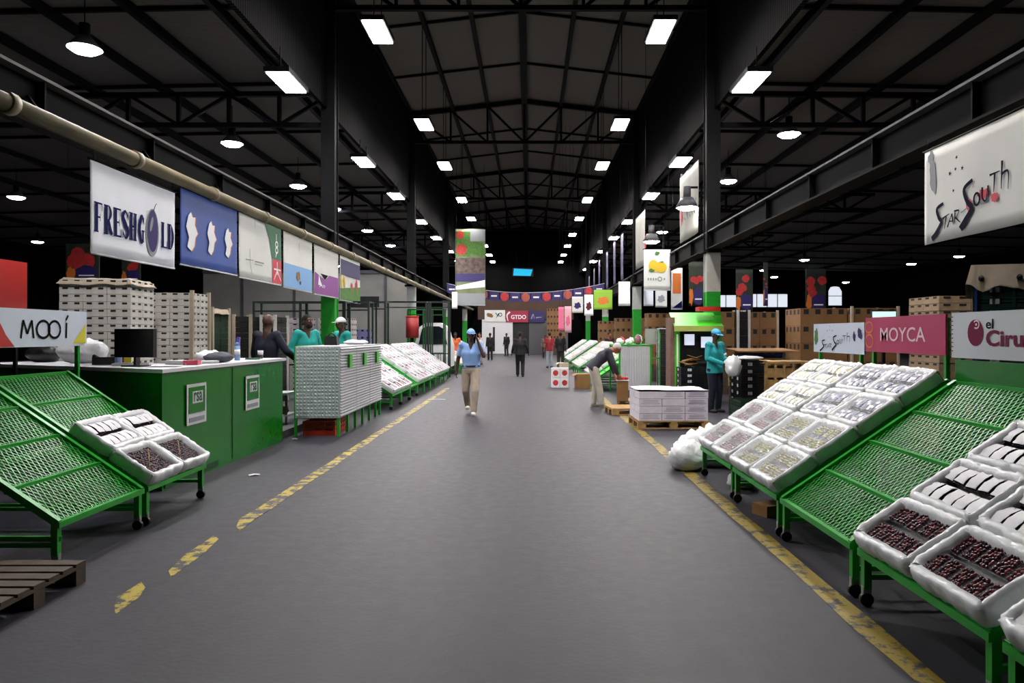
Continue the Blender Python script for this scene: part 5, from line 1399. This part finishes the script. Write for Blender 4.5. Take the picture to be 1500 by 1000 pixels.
b.ink('picture', M_carton, [blob(.45, .45, .28, .2, 4)]); b.ink('marks', M_ink, [brush([(.95, .25), (1.2, .6)], .08), brush([(1.2, .3), (1.0, .7)], .08), ring(1.35, .4, .14, .14, .06)])
b = board('red sign lettered GTDO at the aisle end', (x(741), Y-.06, PZ(455, Y)), ACROSS, x(774)-x(741), 1.0, mat('wine_sign', '#9c2440', .5))
b.ink('lettering', M_lightprint, [text('GTDO', .45, .36, 1.75, .72, bold=.02)]); b.ink('white_swoosh', M_lightprint, [brush([(.35, .1), (.1, .4), (.2, .9)], .16)])
b = board('purple sign right of the red GTDO sign', (x(775), Y-.06, PZ(455, Y)), ACROSS, x(798)-x(775), 1.0, M_darkpurple)
b.ink('marks', M_greyp, [brush([(.2, .7), (.35, .3), (.45, .7)], .1), brush([(.6, .6), (1.1, .55)], .12)])
carton_load('far brown carton stack right of the end signs', x(812), 58, 0, 3, 1, 5, .5, .5, .55, M_cb, z=1.0, hole=True)
tag(MB().box(-.8, .8, -.25, .25, 0, .995).build('base_block', M_wooddark, loc=(x(812), 58, 0)), 'dark base under the far brown carton stack', 'base')
# hanging pink and white sheets, lime board, small white poster
def hang(label, px0, px1, py0, py1, Y, m, ink=None):
    b = banner('hanging_sign', label, (PX(px0, Y), Y, PZ(py0, Y)), ACROSS, PX(px1, Y)-PX(px0, Y), PZ(py0, Y)-PZ(py1, Y), m, amp=.004, cat='sign')
    if ink: b.ink('print', ink, [blob(b.s.w/2, b.s.h*.55, b.s.w*.3, b.s.h*.2, 3)])
    hem_rods(b, bottom=False, ropes_to=zn(PX(px0, Y))+.02 if abs(PX(px0, Y)) < 4.4 else Z_SIDE)
M_pinkb = mat('bright_pink_sheet', '#e56f93', .5)
hang('bright pink hanging sheet over the far right stalls', 818, 826, 449, 484, 33, M_pinkb); hang('pink and white hanging sheet, right of the pink one', 827, 837, 448, 487, 33.3, mat('pale_pink_sheet', '#e6b6c2', .5), M_pinkb)
hang('pale grey hanging picture left of white plum poster', 838, 854, 434, 458, 34, M_bannerc, M_plum)
hang('narrow white poster with two dark fruits', 856, 869, 431, 462, 30, M_lightprint, M_grr[0]); hang('lime green hanging sign near the right columns', 870, 897, 424, 453, 31, M_lime, M_orangep)
hang('blank white hanging board left of the column', 906, 923, 412, 448, 29, M_lightprint); hang('white hanging sheet right of the column', 943, 957, 422, 448, 29, M_banner); hang('grey white hanging sheet below the lemon banner', 960, 977, 422, 450, 28.5, M_bannerc, M_greyp)
hang('bright white hanging board beside the berry banner', 662, 670, 427, 452, 39, M_lightprint)
# brown cartons along the right middle distance
for k, (px, Yk, nx, nz) in enumerate([(905, 33, 3, 4), (962, 25.5, 4, 4), (880, 40, 3, 4)]):
    carton_load('brown carton stack behind the %s right stalls' % ['middle', 'grey panel', 'furthest'][k], PX(px, Yk)+.6, Yk, 0, nx, 1, nz, .5, .5, .45, M_cb, z=.6)
    tag(MB().box(-nx*.25, nx*.25, -.25, .25, 0, .595).build('base_block', M_wooddark, loc=(PX(px, Yk)+.6, Yk, 0)), 'dark base of brown cartons behind the %s right stalls' % ['middle', 'grey panel', 'furthest'][k], 'base')
# ================================================================== PEOPLE
STAND = dict(pelvis=(0, 0, .93), chest=(0, .01, 1.24), neck=(0, 0, 1.47), head=(0, .03, 1.63),
             shl=(-.18, 0, 1.42), shr=(.18, 0, 1.42), ell=(-.24, -.03, 1.13), elr=(.24, -.03, 1.13), wrl=(-.25, .06, .89), wrr=(.25, .06, .89),
             hpl=(-.09, 0, .90), hpr=(.09, 0, .90), knl=(-.10, .03, .49), knr=(.10, .03, .49), anl=(-.11, -.02, .08), anr=(.11, -.02, .08))
def person(label, loc, heading, pose=None, shirt='#222222', trousers='#222222', skin=M_skin, sleeves='long', hat=None, hair='#15110f', shoes='#15151a', vox=.014, scale=1., head_yaw=0., head_pitch=0., extra=None, beard=None, hair_len=0., tuck=False):
    J = {k: Vector(v) for k, v in STAND.items()}
    for k, v in (pose or {}).items(): J[k] = Vector(v)
    t = thing('person', label, 'person', loc, heading); t.scale = (scale,)*3
    mean = (J['neck']-J['pelvis']).normalized()
    side = (J['shr']-J['shl']).normalized()
    HR = Matrix.Rotation(head_yaw, 3, 'Z') @ Matrix.Rotation(head_pitch, 3, 'X')
    hd = lambda p: J['head'] + HR @ Vector(p)
    b = MB(); N = 12
    def torso(m, g, cloth=False):
        for s, sh, hp in ((-1, 'shl', 'hpl'), (1, 'shr', 'hpr')):
            top = J['neck']*.45+J[sh]*.55-mean*.07; mid = (J['pelvis']+J['chest'])*.5+side*s*.065
            if cloth: m.tube(J['pelvis']+side*s*.055-mean*(-.03 if tuck else .10), mid, .112+g+(.0 if tuck else .012), .098+g, N)
            else: m.tube(J[hp]*.6+J['pelvis']*.4+side*s*.012, mid, .108+g, .098+g, N, rnd=True)
            m.tube(mid, J['chest']+side*s*.07, .098+g, .115+g, N, rnd=True); m.tube(J['chest']+side*s*.07, top, .115+g, .075+g, N, rnd=True)
            m.tube(top, J[sh], .068+g, .062+g, N, rnd=True)
    torso(b, 0)
    b.tube(J['chest'], J['neck'], .08, .06, N, rnd=True); b.tube(J['neck']-mean*.03, hd((0, -.01, -.05)), .056, .052, N, rnd=True)
    b.ball(hd((0, -.005, .015)), (.078, .098, .105), 16, R=HR); b.ball(hd((0, .03, -.045)), (.058, .066, .072), 14, R=HR)       # skull, jaw
    b.tube(hd((0, .092, .015)), hd((0, .112, -.022)), .011, .016, 8, rnd=True)                                                # nose
    b.ball(hd((0, .083, .035)), (.06, .018, .012), 10, R=HR)                                                                   # brow
    for s in (-1, 1): b.ball(hd((s*.079, -.005, -.005)), (.012, .024, .034), 8, R=HR)
    for q in 'lr':
        sh, el, wr = J['sh'+q], J['el'+q], J['wr'+q]
        b.tube(sh, el, .052, .042, N, rnd=True); b.tube(el, el.lerp(wr, .35), .042, .043, N, rnd=True); b.tube(el.lerp(wr, .35), wr, .043, .028, N, rnd=True)
        d = (wr-el).normalized(); palm = wr+d*.075; fwd = Vector((0, 1, 0)); ax = d.cross(fwd)
        ax = (ax if ax.length > .2 else d.cross(Vector((0, 0, 1)))).normalized(); fl = ax.cross(d).normalized()
        b.tube(wr, palm, .026, .030, 8, rnd=True); b.tube(wr+fl*.016, palm+fl*.026, .02, .017, 8, rnd=True); b.tube(wr-fl*.012, palm-fl*.026, .02, .016, 8, rnd=True)
        sgn = 1 if q == 'l' else -1; inw = ax*sgn
        for i, (ln, o) in enumerate(((.068, .033), (.078, .012), (.072, -.011), (.056, -.033))):
            k0 = palm+fl*o+d*.012; k1 = k0+d*ln*.5+inw*.008; k2 = k1+d*ln*.42+inw*.026; b.tube(k0, k1, .0095, .009, 6, rnd=True); b.tube(k1, k2, .009, .0075, 6, rnd=True)
        th0 = wr+d*.03+fl*.028; th1 = th0+fl*.03+d*.03+inw*.01; th2 = th1+d*.032+inw*.012; b.tube(th0, th1, .012, .0105, 6, rnd=True); b.tube(th1, th2, .0105, .0085, 6, rnd=True)
        hp, kn, an = J['hp'+q], J['kn'+q], J['an'+q]
        b.tube(hp, kn, .086, .056, N, rnd=True); b.tube(kn, kn.lerp(an, .3), .054, .058, N, rnd=True); b.tube(kn.lerp(an, .3), an, .058, .036, N, rnd=True)
        b.tube(an-Vector((0, .02, .02)), an+Vector((0, .14, -.045)), .035, .026, 8, rnd=True)
    body = obj('body', remeshed(b, 'body', skin, vox, 3), t)
    for p in body.data.polygons: p.use_smooth = True
    # clothes
    c = MB(); torso(c, .020, True)
    for q in 'lr':
        sh, el, wr = J['sh'+q], J['el'+q], J['wr'+q]
        if sleeves == 'long': c.tube(sh, el, .072, .058, N, rnd=True); c.tube(el, wr-(wr-el).normalized()*.01, .058, .045, N)
        elif sleeves == 'short': c.tube(sh, sh.lerp(el, .78), .074, .068, N, rnd=False); c.ball(sh, (.074,)*3, 12)
    m_shirt = mat('cloth_'+shirt, shirt, .8, var=.12, vscale=6, bump=.3, bscale=18)
    o = obj('shirt', remeshed(c, 'shirt', m_shirt, vox, 4), t)
    c = MB()
    c.tube(J['hpl'].lerp(J['pelvis'], .4)-side*.01, J['hpr'].lerp(J['pelvis'], .4)+side*.01, .122, .122, N, rnd=True)
    c.tube(J['pelvis']-side*.05-mean*.02, J['pelvis']-side*.05+mean*.07, .118, .112, N); c.tube(J['pelvis']+side*.05-mean*.02, J['pelvis']+side*.05+mean*.07, .118, .112, N)
    for q in 'lr':
        hp, kn, an = J['hp'+q], J['kn'+q], J['an'+q]
        c.tube(hp, kn, .108, .080, N, rnd=True); c.tube(kn, an+Vector((0, 0, -.015)), .080, .066, N)
    obj('trousers', remeshed(c, 'trousers', mat('cloth_'+trousers, trousers, .85, var=.12, vscale=6, bump=.3, bscale=18), vox, 4), t)
    for q in 'lr':
        an = J['an'+q]; m = MB(); g = an.z-.08
        m.ball((an.x, an.y-.0, g+.045), (.046, .06, .05), 12, zmin=-.045); m.ball((an.x, an.y+.085, g+.032), (.05, .11, .045), 14, zmin=-.032)
        m.box(an.x-.045, an.x+.045, an.y-.06, an.y+.17, g-.0, g+.016)
        m.build('shoe', mat('shoe_'+shoes, shoes, .5), t)
    # head details
    for s in (-1, 1): MB().ball(hd((s*.031, .088, .012)), (.013, .008, .008), 8, R=HR).build('eye', mat('eye_dark', '#e8e4dc', .3), t); MB().ball(hd((s*.031, .095, .012)), (.006, .004, .006), 8, R=HR).build('pupil', M_black, t)
    MB().ball(hd((0, .088, -.058)), (.024, .010, .008), 10, R=HR).build('mouth', mat('lips', '#5a2c2a', .5), t)
    if hair:
        m = MB(); m.ball(hd((0, -.016, .03)), (.084, .100, .100), 16, R=HR)
        if hair_len: m.ball(hd((0, -.06, -.03)), (.08, .06, .10), 12, R=HR)
        m.build('hair', mat('hair_'+hair, hair, .9, bump=.5, bscale=120), t)
    if beard: MB().ball(hd((0, .045, -.075)), (.056, .058, .050), 12, R=HR).build('beard', mat('hair_'+beard, beard, .9), t)
    if hat:
        mh = mat('hat_'+hat, hat, .75, var=.06)
        h = MB().ball(hd((0, -.004, .035)), (.092, .110, .105), 18, R=HR, zmin=0.).build('cap', mh, t)
        P = []
        for i in range(13):
            a = PI*i/12; P.append(hd((.085*math.cos(a), .075+.115*math.sin(a), .035-.012*math.sin(a))))
        m = MB(); n = len(P); up = HR @ Vector((0, 0, .008)); m.add(P+[p+up for p in P], [tuple(range(n))[::-1], tuple(range(n, 2*n))]+[(i, (i+1) % n, n+(i+1) % n, n+i) for i in range(n)])
        m.build('cap_peak', mh, h)
    if extra: extra(t, J, hd)
    return t
def at(px, Y, z=0.): return (PX(px, Y), Y, z)
# walker in light blue shirt, phone at his ear
def phone(t, J, hd):
    MB().bar(hd((-.092, .02, -.04)), hd((-.085, -.005, .07)), .012, .065).build('phone_strap', M_black, t) if False else None
    m = MB(); m.tube(J['pelvis']+Vector((0, 0, .05)), J['pelvis']+Vector((0, 0, .085)), .14, .14, 20); m.v = [(x*1.36, y*1.0, z) for x, y, z in m.v]; m.build('belt', mat('belt_brown', '#2b1f1c', .5), t)
W1 = person('man in light blue short-sleeved shirt and beige trousers walking with phone', at(690, 14.75), PI, dict(
    anl=(-.07, .22, .085), knl=(-.10, .20, .49), anr=(.09, -.32, .16), knr=(.11, .0, .50), hpl=(-.09, .02, .90), hpr=(.09, -.02, .90),
    elr=(.27, -.06, 1.15), wrr=(.30, -.04, .90), ell=(-.27, .13, 1.20), wrl=(-.15, .10, 1.50)), shirt='#8fb4ea', trousers='#b5a594', sleeves='short', hat='#8fb3e6', shoes='#d8d4d0', vox=.011, head_yaw=.25, extra=phone, tuck=True)
t = thing('phone', 'black mobile phone held at the ear by walking man', 'phone', (0, 0, 0))
hw = W1.matrix_basis @ Vector((-.115, .04, 1.60)); t.location = hw
MB().box(-.006, .006, -.035, .035, -.07, .07).build('case', M_black, t); MB().box(-.009, -.006, -.03, .03, -.06, .06).build('screen', mat('phone_glass', '#0c0c10', .1), t)
# dark man walking away down the centre
person('man all in black walking away down the aisle centre', at(762, 27.9), 0., dict(anl=(-.10, .12, .085), knl=(-.10, .12, .49), anr=(.10, -.12, .09), knr=(.10, .04, .49), ell=(-.27, -.05, 1.15), elr=(.27, -.05, 1.15), wrl=(-.32, .03, .92), wrr=(.32, .03, .92)), shirt='#060608', trousers='#0a0a0e', vox=.018)
# pair at right of the aisle
person('man in red shirt and pale trousers standing with his back turned', at(805, 35.5), .3, dict(elr=(.24, .05, 1.15), wrr=(.2, .2, 1.05)), shirt='#8f1c28', trousers='#9aa0a8', vox=.02, sleeves='short', skin=M_skinlight)
person('man in black shirt and dark trousers beside the red-shirted man', at(821, 34.2), -.2, dict(wrl=(-.2, .15, .95)), shirt='#0a0a0c', trousers='#2a2822', vox=.02, sleeves='short')
# distant people
person('distant man in dark clothes left of the aisle end', at(718, 46), .3, shirt='#1a1718', trousers='#141416', vox=.025)
person('distant man in black before the white end wall', at(742, 55), 2.6, shirt='#131316', trousers='#161618', vox=.025)
person('distant man in white shirt near the left stalls', at(703, 39.4), 2.8, shirt='#d8d8dc', trousers='#8a8590', vox=.025, skin=M_skinlight)
person('distant person in orange top behind far left stand', at(667, 34.6), PI, shirt='#d0622c', trousers='#333333', vox=.025)
person('distant person in white top by the left stall frames', at(657, 39), PI, shirt='#dadade', trousers='#333333', vox=.025)
person('man in dark maroon top behind the far right stands', (3.75, 33.5, 0), PI+.4, shirt='#40262a', trousers='#20202c', vox=.022, skin=M_skinlight)
person('distant man in brown near the grey shutter', at(798, 50), PI, shirt='#6a5a4e', trousers='#2c2a2a', vox=.025, scale=.92)
# bending man
person('white-haired man in dark jumper and pale trousers bending to the right', at(873, 16.2), -PI/2, dict(
    pelvis=(0, -.06, .93), chest=(0, .16, 1.15), neck=(0, .34, 1.30), head=(0, .47, 1.33), shl=(-.18, .27, 1.26), shr=(.18, .27, 1.26), ell=(-.21, .36, .98), elr=(.21, .38, .98), wrl=(-.14, .44, .74), wrr=(.14, .48, .74),
    hpl=(-.09, -.06, .90), hpr=(.09, -.06, .90), knl=(-.10, .0, .49), knr=(.10, .06, .49), anl=(-.10, -.05, .08), anr=(.11, .12, .08)), shirt='#3a3a44', trousers='#c2bcae', skin=M_skinlight, hair='#d6d2cc', shoes='#8a8478', vox=.012, head_pitch=-.65)
t = thing('fruit_punnet', 'small red fruit packs handled by the bending man', 'fruit pack', (PX(873, 16.2)+.60, 16.2, .60))
for i in range(3): MB().ball((-.08+i*.08, .0, .05), (.05, .07, .045), 10).build('fruit', M_redfruit, t)
MB().box(-.14, .14, -.1, .1, 0, .02).build('tray', M_paper, t); MB().box(-.12, .12, -.08, .08, -.453, 0).build('carton_base', M_carton, t)
# teal worker with plastic bag at right
person('worker in teal jacket and blue cap holding a white plastic bag', at(1047, 15.2), PI+.55, dict(
    ell=(-.25, .03, 1.14), wrl=(-.10, .30, 1.05), elr=(.25, .03, 1.14), wrr=(.05, .31, 1.03)), shirt='#1d9a9c', trousers='#141a2c', hat='#48a8d6', vox=.011, head_pitch=-.2, scale=1.0,
    extra=lambda t, J, hd: MB().tube(J['ell'].lerp(J['shl'], .35), J['ell'].lerp(J['shl'], .15), .071, .068, 14).build('reflective_band', M_bag, t))
lump('plastic_bag', 'crumpled white plastic bag held by the teal worker', 'plastic bag', (PX(1047, 15.2)+.30, 14.86, .78), (.16, .15, .24), M_bag, 101, rough=.3)
# people behind the left counters
person('bald man in navy jumper seen from behind at green counter', at(391, 11.75, .12), -.35, dict(elr=(.33, .05, 1.18), wrr=(.40, .25, 1.02), ell=(-.26, .02, 1.15)), shirt='#14172a', trousers='#15161c', hair=None, vox=.013, scale=1.06)
person('bearded worker in teal jacket leaning by the grey counter', at(449, 13.35, .12), -2.2, dict(ell=(-.32, -.04, 1.15), wrl=(-.20, .16, 1.02), elr=(.30, -.05, 1.14), wrr=(.22, .18, 1.04)), shirt='#149a92', trousers='#182030', beard='#15110f', vox=.013, scale=1.08)
person('worker in teal jacket and white cap behind grey counter', at(501, 15.1, .12), 2.4, dict(elr=(.28, .08, 1.18), wrr=(.10, .22, 1.32)), shirt='#149a92', trousers='#182030', hat='#dcdcdc', vox=.013, scale=1.07)
